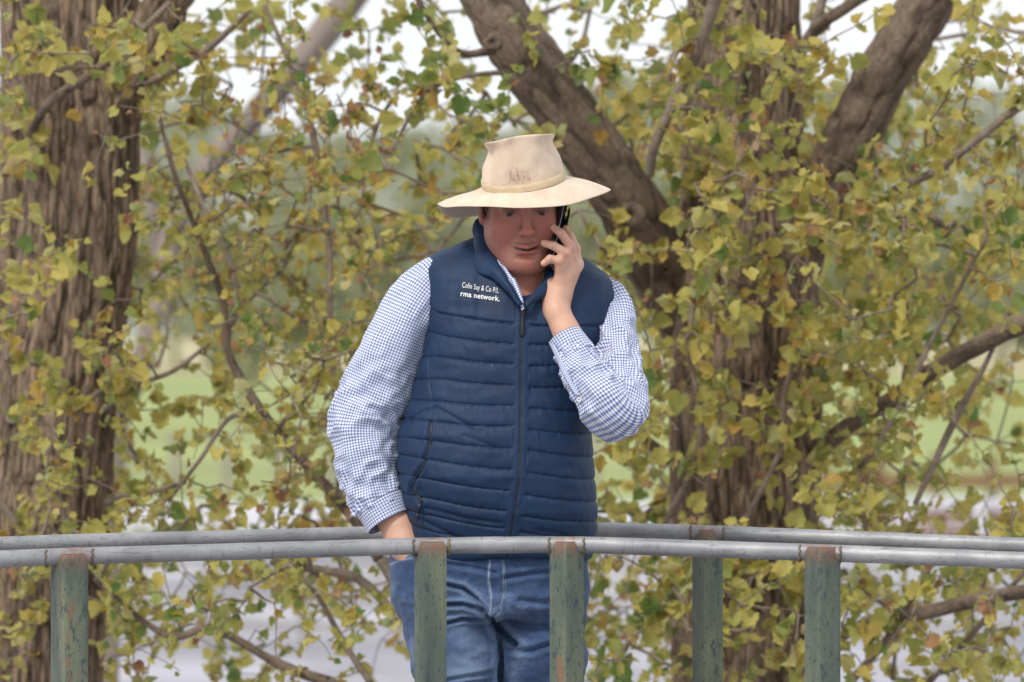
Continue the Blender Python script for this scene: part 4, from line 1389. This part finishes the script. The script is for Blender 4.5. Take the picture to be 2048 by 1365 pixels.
def limb(name, stations, mat, parent, amp=0.0, fu=26, fv=4.5, nseg=48, step=0.012, seed=0.0, lump=1.0):
    """stations: (px, py, distance, half width in picture px)"""
    st = np.array(stations, float)
    W = np.array([at(a, b_, d) for a, b_, d, h in st]); rr = st[:, 3] / F * st[:, 2]
    L = np.linalg.norm(np.diff(W, axis=0), axis=1).sum()
    n = max(6, int(L / step))
    q = smooth_path(np.concatenate([W, rr[:, None]], 1), n)
    dsp = ridge_disp(amp, fu, fv, seed, lump)
    V, Fc, uv = loft(q[:, :3], np.maximum(q[:, 3], 0.002), nseg, disp=dsp)
    o = mobj(name, V, Fc, mat, parent)
    rd = np.concatenate([dsp.last.ravel(), [0.5, 0.5]])
    add_attr(o.data, 'ridge', rd, 'FLOAT')
    return o, q


def tree_root(name, px, d, label, group='trees behind the man'):
    p = at(px, 600, d); r_ = empty(name, (p[0], p[1], 0.0))
    tag(r_, label, 'tree', group)
    return r_


DT = 15.0
t_left = tree_root('tree', 60, DT, 'thick furrowed tree trunk with yellow green leaves at the left, behind the railing')
t_right = tree_root('tree', 1500, DT, 'big tree with furrowed trunk and two heavy leaning limbs right of the man')
t_mid = tree_root('sapling', 760, 14.4, 'slender young tree of thin grey stems and browning leaves left of the man')
t_pale = tree_root('tree', 215, 21, 'pale barked slanting tree, out of focus between left trunk and the sky')
BR = {0: [], 1: [], 2: []}

# left trunk: down to the yard
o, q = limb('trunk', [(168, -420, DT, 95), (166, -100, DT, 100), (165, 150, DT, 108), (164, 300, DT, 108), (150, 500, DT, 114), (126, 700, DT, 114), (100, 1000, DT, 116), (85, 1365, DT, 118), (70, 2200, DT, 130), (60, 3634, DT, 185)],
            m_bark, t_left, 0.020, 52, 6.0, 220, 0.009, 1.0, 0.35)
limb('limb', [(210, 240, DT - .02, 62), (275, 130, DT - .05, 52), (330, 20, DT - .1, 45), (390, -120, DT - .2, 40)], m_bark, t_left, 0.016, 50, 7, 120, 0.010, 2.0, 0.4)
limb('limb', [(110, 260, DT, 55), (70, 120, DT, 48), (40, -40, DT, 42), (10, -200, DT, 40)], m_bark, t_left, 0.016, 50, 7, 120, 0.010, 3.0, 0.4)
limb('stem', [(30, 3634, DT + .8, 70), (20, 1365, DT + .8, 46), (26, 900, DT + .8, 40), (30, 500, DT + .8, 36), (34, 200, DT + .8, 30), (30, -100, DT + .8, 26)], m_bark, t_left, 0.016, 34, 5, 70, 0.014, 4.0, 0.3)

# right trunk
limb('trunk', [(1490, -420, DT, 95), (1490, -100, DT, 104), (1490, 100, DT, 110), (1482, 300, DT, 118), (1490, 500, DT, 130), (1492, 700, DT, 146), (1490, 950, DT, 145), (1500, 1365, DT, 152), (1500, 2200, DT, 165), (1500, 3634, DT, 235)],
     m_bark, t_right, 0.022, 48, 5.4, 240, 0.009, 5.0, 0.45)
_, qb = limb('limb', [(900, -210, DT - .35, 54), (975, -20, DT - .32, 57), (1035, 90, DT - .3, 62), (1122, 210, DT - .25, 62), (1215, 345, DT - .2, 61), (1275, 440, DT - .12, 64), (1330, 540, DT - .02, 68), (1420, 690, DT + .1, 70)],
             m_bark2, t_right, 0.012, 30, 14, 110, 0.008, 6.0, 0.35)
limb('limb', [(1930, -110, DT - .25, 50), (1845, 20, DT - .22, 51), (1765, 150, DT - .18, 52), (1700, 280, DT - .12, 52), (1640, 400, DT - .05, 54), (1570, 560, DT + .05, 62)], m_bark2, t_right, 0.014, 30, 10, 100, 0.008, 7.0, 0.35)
for k, (x_, y_, d_, r1, r2) in enumerate([(1072, 105, DT - .34, 30, 17), (985, 85, DT - .42, 26, 14), (1262, 430, DT - .2, 40, 26), (1590, 130, DT - .1, 30, 22)]):   # knots
    c = at(x_, y_, d_ - 0.062); n = 26; a_ = np.linspace(0.05, math.pi - 0.05, 18); b_ = np.linspace(0, 2 * math.pi, n, endpoint=False)
    A_, B_ = np.meshgrid(a_, b_, indexing='ij'); rr_ = 0.68 * (r1 + (r2 - r1) * 0.5 * np.sin(B_)) / F * 15
    rr_ = rr_ * (1 + 0.35 * vnoise(np.stack([np.cos(B_) * 2 + k, np.sin(B_) * 2, A_ * 2], -1)))
    dip = 1 - 0.75 * np.exp(-(A_ / 0.42) ** 2)
    P_ = np.stack([np.sin(A_) * np.cos(B_), -np.cos(A_) * dip * 0.8, np.sin(A_) * np.sin(B_)], -1) * rr_[..., None] + c
    ko = mobj('knot', P_.reshape(-1, 3), grid_faces(18, n)[:, ::-1], m_bark2, t_right)
    add_attr(ko.data, 'ridge', np.clip(0.1 + A_.ravel() * 0.4, 0, 1), 'FLOAT')
# far pale tree
limb('trunk', [(150, 2800, 21, 46), (205, 1365, 21, 30), (228, 900, 21, 22), (270, 760, 21, 20), (318, 600, 21, 21), (352, 440, 21, 23), (420, 330, 21, 25), (500, 240, 21, 26), (590, 140, 21, 28), (690, 10, 21, 30), (790, -140, 21, 32)], m_bark_pale, t_pale, 0.010, 10, 3, 48, 0.03, 8, 0.4)
limb('limb', [(330, 620, 21, 14), (300, 400, 21.3, 12), (262, 210, 21.5, 9), (240, 60, 21.6, 7)], m_bark_pale, t_pale, 0.0, 10, 3, 20, 0.03, 9, 0.3)

# bigger branches traced one by one: (tree, half width list)
branches = [
    (1, [(1640, 900, DT - .1, 18), (1700, 850, DT - .3, 17), (1790, 795, DT - .5, 17), (1880, 735, DT - .6, 17), (1960, 690, DT - .7, 18), (2050, 648, DT - .8, 19), (2200, 600, DT - .9, 20)]),
    (1, [(1680, 1275, DT - .3, 10), (1740, 1245, DT - .5, 12), (1850, 1225, DT - .6, 14), (1960, 1200, DT - .7, 14), (2100, 1175, DT - .8, 15)]),
    (1, [(1300, 350, DT - .5, 9), (1310, 290, DT - .55, 10), (1355, 190, DT - .6, 11), (1400, 90, DT - .65, 12), (1440, -30, DT - .7, 13)]),
    (1, [(1590, 130, DT - .2, 10), (1630, 60, DT - .3, 13), (1700, 10, DT - .4, 11), (1780, -40, DT - .4, 11)]),
    (1, [(1590, 110, DT - .25, 9), (1625, 60, DT - .3, 9), (1650, -20, DT - .3, 9)]),
    (1, [(1700, 440, DT - .2, 8), (1800, 375, DT - .5, 9), (1880, 340, DT - .6, 9), (1930, 300, DT - .65, 8), (2050, 205, DT - .7, 9), (2160, 130, DT - .7, 9)]),
    (1, [(1100, 140, DT - .4, 8), (1060, 70, DT - .45, 8), (1025, -10, DT - .5, 9)]),
    (1, [(985, 100, DT - .4, 11), (930, 108, DT - .5, 6), (880, 70, DT - .55, 5), (830, -10, DT - .6, 5)]),
    (1, [(1020, 145, DT - .4, 6), (950, 150, DT - .5, 5), (890, 165, DT - .6, 3)]),
    (1, [(1340, 920, DT - .1, 14), (1290, 880, DT - .3, 10), (1230, 820, DT - .5, 8)]),
    (1, [(1630, 1040, DT - .4, 5), (1760, 880, DT - .6, 6), (1880, 650, DT - .6, 5), (1970, 480, DT - .7, 4)]),
    (1, [(1830, 1010, DT - .6, 6), (1905, 850, DT - .6, 8), (1975, 720, DT - .7, 5), (2020, 610, DT - .7, 4)]),
    (1, [(1700, 1200, DT - .3, 6), (1730, 1060, DT - .4, 7), (1735, 950, DT - .4, 5), (1790, 850, DT - .4, 4)]),
    (1, [(1330, 1050, DT - .4, 6), (1400, 880, DT - .5, 6), (1380, 700, DT - .5, 6), (1390, 560, DT - .5, 5)]),
    (1, [(1480, 1060, DT - .5, 6), (1560, 900, DT - .55, 5), (1570, 780, DT - .55, 5), (1620, 650, DT - .6, 4)]),
    (1, [(1700, 1365, DT - .4, 9), (1780, 1270, DT - .5, 8), (1850, 1150, DT - .6, 5), (1900, 1090, DT - .6, 4)]),
    (1, [(1860, 1365, DT - .4, 5), (1960, 1250, DT - .5, 6), (2060, 1130, DT - .6, 5)]),
    (0, [(60, 270, DT - .3, 10), (100, 205, DT - .4, 9), (180, 150, DT - .5, 8), (260, 85, DT - .6, 7), (340, 5, DT - .6, 6)]),
    (0, [(300, 165, DT - .2, 7), (360, 130, DT - .3, 9), (420, 95, DT - .3, 7), (500, 20, DT - .4, 5)]),
    (0, [(75, 130, DT - .25, 16), (55, 60, DT - .25, 14), (40, -40, DT - .3, 12)]),
    (0, [(210, 820, DT - .1, 5), (280, 770, DT - .4, 5), (350, 740, DT - .5, 5), (420, 685, DT - .5, 4)]),
    (0, [(215, 1005, DT - .2, 8), (300, 985, DT - .4, 6), (370, 965, DT - .5, 4)]),
    (0, [(60, 1110, DT - .4, 5), (20, 1030, DT - .4, 6), (-40, 960, DT - .4, 6)]),
    (2, [(760, 1120, 14.4, 12), (715, 1045, 14.4, 12), (640, 960, 14.4, 11), (560, 870, 14.4, 11), (500, 790, 14.4, 10), (455, 700, 14.4, 8), (445, 600, 14.4, 7), (400, 480, 14.3, 6), (350, 350, 14.2, 5), (320, 240, 14.2, 4)]),
    (2, [(455, 690, 14.4, 6), (470, 560, 14.5, 5), (410, 420, 14.5, 5), (370, 320, 14.6, 4)]),
    (2, [(680, 1010, 14.4, 7), (680, 860, 14.6, 7), (660, 700, 14.7, 6), (660, 520, 14.8, 6), (640, 360, 14.8, 7), (620, 240, 14.8, 6), (580, 130, 14.8, 5), (530, 10, 14.8, 4)]),
    (2, [(655, 470, 14.7, 4), (720, 420, 14.7, 4), (730, 330, 14.7, 4), (760, 240, 14.7, 4), (800, 180, 14.7, 3)]),
    (2, [(800, 1240, 14.5, 9), (720, 1160, 14.6, 9), (640, 1140, 14.7, 8), (540, 1125, 14.7, 6)]),
    (2, [(660, 1365, 14.4, 12), (560, 1330, 14.5, 9), (430, 1260, 14.5, 8), (330, 1270, 14.5, 6), (190, 1160, 14.5, 5)]),
    (2, [(740, 1365, 14.4, 7), (690, 1290, 14.5, 6), (640, 1200, 14.5, 5), (600, 1150, 14.5, 4)]),
    (2, [(560, 870, 14.4, 5), (470, 830, 14.5, 5), (400, 920, 14.5, 4), (340, 1000, 14.5, 3)]),
    (2, [(655, 640, 14.7, 5), (600, 640, 14.6, 5), (540, 600, 14.6, 4), (450, 560, 14.6, 4)]),
]
parents = {0: t_left, 1: t_right, 2: t_mid}
node_pos, node_par, node_tree_, is_root = [], [], [], []
for k, (ti, st) in enumerate(branches):
    _, q = limb('branch', st, m_bark2 if st[0][3] > 9 else m_twig, parents[ti], 0.004 if st[0][3] > 9 else 0.0012, 40, 12, 18, 0.02, 10 + k, 0.5)
    for p in q[::2]:
        node_pos.append(p[:3]); node_par.append(-1); node_tree_.append(ti)
# the young tree's foot, below the picture
limb('trunk', [(1000, 3790, 14.4, 34), (980, 2400, 14.4, 28), (930, 1500, 14.4, 22), (840, 1250, 14.4, 16), (762, 1118, 14.4, 13)], m_twig, t_mid, 0.003, 30, 8, 24, 0.05, 70, 0.4)
limb('stem', [(980, 2400, 14.4, 18), (830, 1800, 14.4, 16), (690, 1420, 14.4, 13), (655, 1362, 14.4, 12)], m_twig, t_mid, 0.003, 30, 8, 20, 0.05, 71, 0.4)
for st, ti in (([(168, -420), (165, 150), (150, 500), (110, 900), (85, 1365)], 0), ([(1490, -100), (1482, 300), (1490, 600), (1490, 950), (1500, 1365)], 1), ([(900, -210), (1030, 90), (1215, 345), (1330, 540)], 1), ([(1930, -110), (1770, 150), (1640, 400)], 1)):
    q = smooth_path(np.array(st, float), 26)
    for x_, y_ in q: node_pos.append(at(x_, y_, DT - .15)); node_par.append(-1); node_tree_.append(ti)

dens = """6654323234765124
6666554545676355
3256665335886776
5257776223588887
5447776002677887
6625774001677763
6614752001577652
6624751002466543
6645651004456454
5456643004688545
4345543004688445""".split('\n')
LIMBS = [[(900, -60), (1030, 90), (1120, 210), (1215, 345), (1290, 450)], [(1870, 0), (1770, 150), (1690, 290)]]
def poly2(x, y, polys): return min(float(poly_dist(np.array(float(x)), np.array(float(y)), q)) for q in polys)
new = []
for r_ in range(11):
    for c_ in range(16):
        for k in range(int(round(int(dens[r_][c_]) * 1.75 + random.random() * 0.8))):
            px, py = (c_ + random.random()) * 128, (r_ + random.random()) * 124.1
            d = random.choice((random.uniform(13.9, 14.8), random.uniform(14.2, 15.6), random.uniform(15.2, 17.0)))
            if poly2(px, py, LIMBS) < 75 and random.random() < 0.8: d = random.uniform(15.4, 16.8)
            new.append(at(px, py, d))
for k in range(260):                           # outside the frame too
    px, py = random.choice(((random.uniform(-700, 0), random.uniform(-500, 1700)), (random.uniform(2048, 2800), random.uniform(-500, 1700)), (random.uniform(-300, 2400), random.uniform(-500, 0)), (random.uniform(900, 1260), random.uniform(500, 1365)), (random.uniform(-300, 2400), random.uniform(1365, 1800))))
    new.append(at(px, py, random.uniform(14.2, 16.5)))
new = np.array(new); NB = len(node_pos)
base = np.array(node_pos)
d2 = ((new[:, None] - base[None]) ** 2 * np.array([1, 0.35, 1])).sum(-1)
best = d2.min(1); bidx = d2.argmin(1)
allp = np.concatenate([base, new]); par = np.full(len(allp), -1); treeid = np.array(node_tree_ + [0] * len(new))
done = np.zeros(len(new), bool)
for _ in range(len(new)):
    i = int(np.argmin(np.where(done, 1e9, best))); done[i] = True
    g_ = NB + i; par[g_] = bidx[i]; treeid[g_] = treeid[bidx[i]]
    e = ((new - new[i]) ** 2 * np.array([1, 0.35, 1])).sum(-1) * 1.05 + 0.002
    m_ = (e < best) & ~done
    best[m_] = e[m_]; bidx[m_] = g_
cnt = np.ones(len(allp)); order = []
kids = [[] for _ in allp]
for i in range(NB, len(allp)): kids[par[i]].append(i)
st_ = [i for i in range(NB)]
while st_:
    i = st_.pop(); order.append(i); st_ += kids[i]
for i in reversed(order):
    if par[i] >= 0: cnt[par[i]] += cnt[i]
twb = {0: ([], []), 1: ([], []), 2: ([], [])}
leafspots = []                                   # (pos, outward dir, tree)
nrm = np.random.default_rng(11)
for i in range(NB, len(allp)):
    a_, b_ = allp[par[i]], allp[i]; L = np.linalg.norm(b_ - a_)
    if L < 1e-4: continue
    m1 = (a_ + b_) / 2 + nrm.normal(0, 0.05 * L, 3)
    C = smooth_path(np.array([a_, m1, b_]), max(4, int(L / 0.035)))
    C[1:-1] += nrm.normal(0, 0.0025, C[1:-1].shape)
    r0 = 0.0013 * math.sqrt(min(cnt[par[i]] if par[i] >= NB else cnt[i] + 2, 22)); r1 = 0.0013 * math.sqrt(min(cnt[i], 22))
    tube_into(twb[treeid[i]], C, np.linspace(r0, r1, len(C)), 5)
    nl = 2 if kids[i] else 4
    for k in range(nl + nrm.integers(0, 3)):
        t = nrm.uniform(0.35, 1.0); p = C[int(t * (len(C) - 1))]
        leafspots.append((p, nrm.normal(0, 1, 3), treeid[i]))
    # a short spur with its own bunch of leaves
    if nrm.random() < 0.95:
        dr = nrm.normal(0, 1, 3); dr[2] += 0.1; dr[1] *= 0.6; dr /= np.linalg.norm(dr); Ls = nrm.uniform(0.05, 0.17)
        C = smooth_path(np.array([b_, b_ + dr * Ls * .5 + nrm.normal(0, .008, 3), b_ + dr * Ls]), 6)
        tube_into(twb[treeid[i]], C, np.linspace(0.0018, 0.0010, 6), 4)
        for k in range(nrm.integers(3, 8)): leafspots.append((C[nrm.integers(2, 6)], nrm.normal(0, 1, 3) + dr * 0.6, treeid[i]))
for ti in (0, 1, 2):
    if twb[ti][0]:
        o = mobj('twigs', np.concatenate(twb[ti][0]), np.concatenate(twb[ti][1]), m_twig, parents[ti]); o['kind'] = 'stuff'


# --- leaves: lobed blades, cupped and curled, each with its stalk
def leaf_shape(seed):
    g = np.random.default_rng(seed)
    lob = [(0.0, 0.14), (16, 0.44), (38, 0.58), (60, 0.55), (82, 0.66), (104, 0.58), (126, 0.70), (144, 0.64), (164, 0.80), (180, 0.98)]
    right = [(r_ * (1 + g.uniform(-.12, .12)) * math.sin(R(a_)), -r_ * math.cos(R(a_)) + 0.12) for a_, r_ in lob]
    left = [(-r_ * (1 + g.uniform(-.12, .12)) * math.sin(R(a_)), -r_ * math.cos(R(a_)) + 0.12) for a_, r_ in lob[1:-1]][::-1]
    out = np.array(right + left) * 0.62; n = len(out)
    mid = np.array([[0, 0.08], [0, 0.30], [0, 0.48]]) * 0.9
    P2 = np.concatenate([out, mid])
    cup, fold, curl = g.uniform(-.7, 1.1), g.uniform(-0.1, .9), g.uniform(-1.5, 1.0)
    z = cup * (P2[:, 0] ** 2 + (P2[:, 1] - 0.3) ** 2) + fold * np.abs(P2[:, 0]) + curl * P2[:, 1] ** 2 * 0.5 + 0.09 * np.sin(P2[:, 0] * 9 + seed) * np.cos(P2[:, 1] * 8)
    V = np.stack([P2[:, 0], P2[:, 1], z], -1)
    nr = len(right)
    Fc = []
    def side(idx, rev):
        # fan from the midrib points
        for k in range(len(idx) - 1):
            t = k / (len(idx) - 1); m_ = n + min(2, int(t * 3)); m2 = n + min(2, int((k + 1) / (len(idx) - 1) * 3))
            tri = (idx[k], idx[k + 1], m_); Fc.append(tri[::-1] if rev else tri)
            if m2 != m_:
                tri = (m_, idx[k + 1], m2); Fc.append(tri[::-1] if rev else tri)
    side(list(range(0, nr)), False)
    side([0] + list(range(n - 1, nr - 1, -1)) + [nr - 1], True)
    # stalk
    k0 = len(V); w = 0.012; e = V[0]
    sV = np.array([[-w, e[1], e[2]], [w, e[1], e[2]], [w, e[1] - .35, e[2] + .05], [-w, e[1] - .35, e[2] + .05], [0, e[1], e[2] + 2 * w], [0, e[1] - .35, e[2] + .05 + 2 * w]])
    V = np.concatenate([V, sV]); V[:, 1] -= e[1] - .35
    Fc += [(k0, k0 + 1, k0 + 2), (k0, k0 + 2, k0 + 3), (k0 + 1, k0 + 4, k0 + 5), (k0 + 1, k0 + 5, k0 + 2), (k0 + 4, k0, k0 + 3), (k0 + 4, k0 + 3, k0 + 5)]
    return V, np.array(Fc)


shapes = [leaf_shape(100 + k) for k in range(18)]
def pick_tint(p, g):
    X = 1024 + p[0] / p[1] * F; Y = 600 + (CZ - p[2]) / p[1] * F
    t = g.choice([0.02, 0.10, 0.20, 0.30, 0.42, 0.52, 0.62, 0.74, 0.86, 0.94], p=[.02, .04, .08, .15, .21, .20, .16, .07, .04, .03])
    brown = math.exp(-((X - 620) / 300) ** 2 - ((Y - 380) / 230) ** 2) * 0.38 + math.exp(-((X - 1500) / 160) ** 2 - ((Y - 370) / 130) ** 2) * 0.22 + math.exp(-((X - 560) / 200) ** 2 - ((Y - 950) / 120) ** 2) * .2
    green = math.exp(-((X - 950) / 330) ** 2 - ((Y - 60) / 170) ** 2) * 0.55 + math.exp(-((X - 1230) / 120) ** 2 - ((Y - 1220) / 160) ** 2) * .4 + math.exp(-((X - 420) / 200) ** 2 - ((Y - 1200) / 140) ** 2) * .2
    if g.random() < brown: t = g.uniform(0.72, 1.0)
    elif g.random() < green: t = g.uniform(0.0, 0.25)
    return float(np.clip(t + g.normal(0, .03), 0, 1))
g = np.random.default_rng(5)
inst = {0: [], 1: [], 2: []}
for p, dr, ti in leafspots:
    fwd = dr / (np.linalg.norm(dr) + 1e-9) + np.array([0, -0.1, -0.40]); fwd /= np.linalg.norm(fwd)
    up = g.normal(0, 1, 3) + np.array([0, -0.55, 0.5]); up -= (up @ fwd) * fwd; up /= np.linalg.norm(up) + 1e-9
    sd = np.cross(fwd, up); sc_ = g.choice([g.uniform(0.020, 0.038), g.uniform(0.036, 0.064)], p=[.5, .5]) * (1.08 if ti != 2 else 0.82)
    tint = pick_tint(p, g)
    if tint > 0.8: sc_ *= 0.75
    Mx = np.stack([sd, fwd, up], 1) * sc_
    X = 1024 + p[0] / p[1] * F; Y = 600 + (CZ - p[2]) / p[1] * F
    vis = (0 < X < 2048) and (0 < Y < 1365)
    size = sc_ / p[1] * abs(up[1]) if vis else -1
    inst[ti].append((size, g.integers(0, len(shapes)), Mx, p, tint))
TL = [0.03, 0.14, 0.24, 0.32, 0.40, 0.46, 0.52, 0.58, 0.66, 0.78, 0.88, 0.96]
leaf_me = {}
n_leaf = 0
for ti, lst in inst.items():
    lst.sort(key=lambda q: -q[0])
    par_o = parents[ti]; pl = np.array(par_o.location)
    for size, k, Mx, p, tint in lst[:295]:
        tb = int(np.argmin([abs(tint - a_) for a_ in TL]))
        if (k, tb) not in leaf_me:
            V, Fc = shapes[k]; me = mesh_data('leaf', V, Fc, m_leaf); add_attr(me, 'tint', np.full(len(V), TL[tb]), 'FLOAT'); leaf_me[(k, tb)] = me
        o = bpy.data.objects.new('leaf', leaf_me[(k, tb)]); link(o, par_o)
        mw = np.eye(4); mw[:3, :3] = Mx; mw[:3, 3] = p - pl
        o.matrix_local = Matrix(mw.tolist())
    VV, FF, TT = [], [], []; off = 0
    for size, k, Mx, p, tint in lst[295:]:
        V, Fc = shapes[k]
        VV.append(V @ Mx.T + p); FF.append(Fc + off); TT.append(np.full(len(V), tint)); off += len(V)
    n_leaf += len(lst)
    if VV:
        o = mobj('foliage', np.concatenate(VV), np.concatenate(FF), m_leaf, par_o); add_attr(o.data, 'tint', np.concatenate(TT), 'FLOAT'); o['kind'] = 'stuff'
print('LEAVES', n_leaf)

# ============================================================ FAR THINGS
m_rust = simple('rusty_rail', (0.20, 0.085, 0.05), 0.9, 0.3, 3)
m_white = simple('white_painted_board', (0.62, 0.62, 0.66), 0.7, 0.1, 2)
m_tan = simple('grey_weathered_timber', (0.30, 0.27, 0.23), 0.9, 0.3, 2)
# cattle pen fence out on the road edge at picture right
fx = lambda px, d: (px - 1024) / F * d
fn = empty('cattle_fence', (fx(1850, 96), 96, 0)); tag(fn, 'rusty brown cattle fence with long rails in the distance at the right', 'fence')
for zc, hh in ((0.42, 0.12), (0.95, 0.10)):
    V, Fc = box_v((fx(1640, 96), 95.97, zc - hh), (fx(2300, 96), 96.03, zc + hh)); mobj('rail', V, Fc, m_rust, fn, smooth=False)
for px in (1650, 1760, 1870, 1985, 2100, 2210):
    V, Fc = box_v((fx(px, 96) - .07, 95.90, 0), (fx(px, 96) + .07, 95.965, 1.4)); mobj('post', V, Fc, m_rust, fn, smooth=False)
fn = empty('board_fence', (fx(1900, 90), 90, 0)); tag(fn, 'white top board fence with brown panel below, distant at the right', 'fence')
V, Fc = box_v((fx(1650, 90), 89.97, 0.68), (fx(2300, 90), 90.03, 0.88)); mobj('board', V, Fc, m_white, fn, smooth=False)
V, Fc = box_v((fx(1800, 90), 89.97, 0.10), (fx(2300, 90), 90.03, 0.50)); mobj('panel', V, Fc, m_rust, fn, smooth=False)
for px in (1660, 1812, 1960, 2100, 2250):
    V, Fc = box_v((fx(px, 90) - .09, 89.88, 0), (fx(px, 90) + .09, 89.965, 0.9)); mobj('post', V, Fc, m_white, fn, smooth=False)
fn = empty('wire_fence', (fx(400, 118), 118, 0)); tag(fn, 'pale post fence beyond the road, between left trunk and the man', 'fence')
for px in (245, 350, 455, 560, 665, 770, 875, 980, 1085, 1190, 1295):
    V, Fc = box_v((fx(px, 118) - .10, 117.9, 0), (fx(px, 118) + .10, 118.1, 1.25)); mobj('post', V, Fc, m_tan, fn, smooth=False)
for zc in (0.5, 1.1):
    V, Fc = box_v((fx(200, 118), 118.105, zc - .02), (fx(1340, 118), 118.13, zc + .02)); mobj('rail', V, Fc, m_tan, fn, smooth=False)

# low pale rails of empty pens crossing the gravel yard
for d, pxs, lab in ((66, range(-150, 2300, 190), 'low pale pipe pen fence on the gravel yard, nearest one below the rails'), (80, range(-200, 2400, 160), 'low pale pipe pen fence on the gravel yard, farther one behind the shrubs')):
    fn = empty('pen_fence', (fx(1000, d), d, 0)); tag(fn, lab, 'fence')
    for zc in (0.22, 0.52, 0.80):
        V, Fc = box_v((fx(pxs[0], d), d - .02, zc - .025), (fx(pxs[-1], d), d + .02, zc + .025)); mobj('rail', V, Fc, m_white if zc > .7 else m_tan, fn, smooth=False)
    for px in pxs:
        V, Fc = box_v((fx(px, d) - .045, d - .11, 0), (fx(px, d) + .045, d - .025, 0.86)); mobj('post', V, Fc, m_tan, fn, smooth=False)

# far gum trees on the paddocks and the slope: crowns of many leaf clumps
m_far = leaf_mat('haze_paled_gum_leaf', [(0.0, (0.22, 0.245, 0.15)), (0.5, (0.34, 0.36, 0.225)), (1.0, (0.44, 0.44, 0.28))])  # pale grey of distance haze is put into the leaf colour
BELT = ([], [], []); BTR = ([], [])
def far_tree(px, d, hgt, wid, seed, label, base_z=0.0, dense=620, belt=False):
    gg = np.random.default_rng(seed); x = fx(px, d)
    if not belt: root = empty('gum_tree', (x, d, base_z)); tag(root, label, 'tree', 'gum trees beyond the fields')
    C = smooth_path(np.array([(x, d, base_z - .3), (x + gg.normal(0, .2), d, base_z + hgt * .3), (x + gg.normal(0, .5), d, base_z + hgt * .75)]), 14)
    V, Fc, _ = loft(C, np.linspace(0.035 * hgt, 0.012 * hgt, 14), 10, caps=False)
    if belt: BTR[1].append(Fc + sum(len(a_) for a_ in BTR[0])); BTR[0].append(V)
    else:
      t_ = mobj('trunk', V, Fc, m_bark_pale, root)
      add_attr(t_.data, 'ridge', np.full(len(V), .5), 'FLOAT')
    cl = [(x + gg.normal(0, wid * .24), d + gg.normal(0, wid * .24), base_z + hgt * gg.uniform(.38, .9), gg.uniform(.16, .30) * wid) for _ in range(9)]
    VV, FF, TT = [], [], []; off = 0
    for cx, cy, cz, cr in cl:
        for _ in range(dense // 9):
            u = gg.normal(0, 1, 3); u /= np.linalg.norm(u); c = np.array((cx, cy, cz)) + u * cr * gg.uniform(.6, 1.05) * np.array([1, 1, .75])
            s_ = gg.uniform(.05, .10) * wid; a_, b_ = gg.normal(0, 1, 3), gg.normal(0, 1, 3)
            VV.append(np.array([c - a_ * s_ * .5, c + b_ * s_ * .5, c + a_ * s_ * .5, c - b_ * s_ * .5])); FF.append(np.array([[0, 1, 2, 3]]) + off); off += 4
            TT.append(np.full(4, gg.random()))
    if belt:
        BELT[1].append(np.concatenate(FF) + sum(len(a_) for a_ in BELT[0])); BELT[0].append(np.concatenate(VV)); BELT[2].append(np.concatenate(TT)); return
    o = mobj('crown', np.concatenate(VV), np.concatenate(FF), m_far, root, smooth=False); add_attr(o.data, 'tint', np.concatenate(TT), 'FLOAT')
k = 0
for px in np.arange(-300, 2500, 74):
    d = random.uniform(300, 420); hgt = random.uniform(7, 12.5)
    far_tree(px + random.uniform(-25, 25), d, hgt, hgt * random.uniform(.7, 1.0), 300 + k, '', belt=True)
    k += 1
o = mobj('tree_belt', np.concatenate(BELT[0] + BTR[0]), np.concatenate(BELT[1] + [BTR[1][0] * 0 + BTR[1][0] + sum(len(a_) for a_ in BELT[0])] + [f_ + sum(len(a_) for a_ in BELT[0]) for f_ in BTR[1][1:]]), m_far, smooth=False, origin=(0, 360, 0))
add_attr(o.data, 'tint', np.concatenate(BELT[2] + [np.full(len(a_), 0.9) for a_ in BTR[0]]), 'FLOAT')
tag(o, 'blurred grey green belt of gum trees along the far edge of the paddock', 'trees', kind='stuff')
for px, d, hgt in ((470, 180, 4.2), (610, 240, 6.5), (2010, 240, 5.5), (880, 260, 6)):
    far_tree(px, d, hgt, hgt * .7, 400 + k, {470: 'small dark tree standing in the green pasture left of the man', 610: 'mid sized gum tree in the pasture beyond the young tree', 2010: 'gum tree in the pasture at the far right edge', 880: 'gum tree in the pasture straight behind the man'}[px]); k += 1
# woodland on the hillside, one mass
gg = np.random.default_rng(77); VV, FF, TT = [], [], []; off = 0
for _ in range(900):
    X = gg.uniform(-150, 150); Y = gg.uniform(565, 960); hz = float(hill_h(np.array(X), np.array(Y))); r_ = gg.uniform(1.6, 3.6); tone = gg.random()
    for _k in range(16):
        u = gg.normal(0, 1, 3); u /= np.linalg.norm(u); c = np.array((X, Y, hz + r_ * 0.9)) + u * r_ * np.array([1, 1, .9]); a_, b_ = gg.normal(0, .55, 3), gg.normal(0, .55, 3)
        VV.append(np.array([c - a_ * r_ * .5, c + b_ * r_ * .5, c + a_ * r_ * .5, c - b_ * r_ * .5])); FF.append(np.array([[0, 1, 2, 3]]) + off); off += 4; TT.append(np.full(4, np.clip(tone * .8 + gg.random() * .2, 0, 1)))
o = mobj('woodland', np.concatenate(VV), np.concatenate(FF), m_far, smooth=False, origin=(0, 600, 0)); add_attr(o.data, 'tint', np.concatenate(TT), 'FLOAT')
tag(o, 'hazy woodland covering the far hillside under the white sky', 'woodland', kind='stuff')
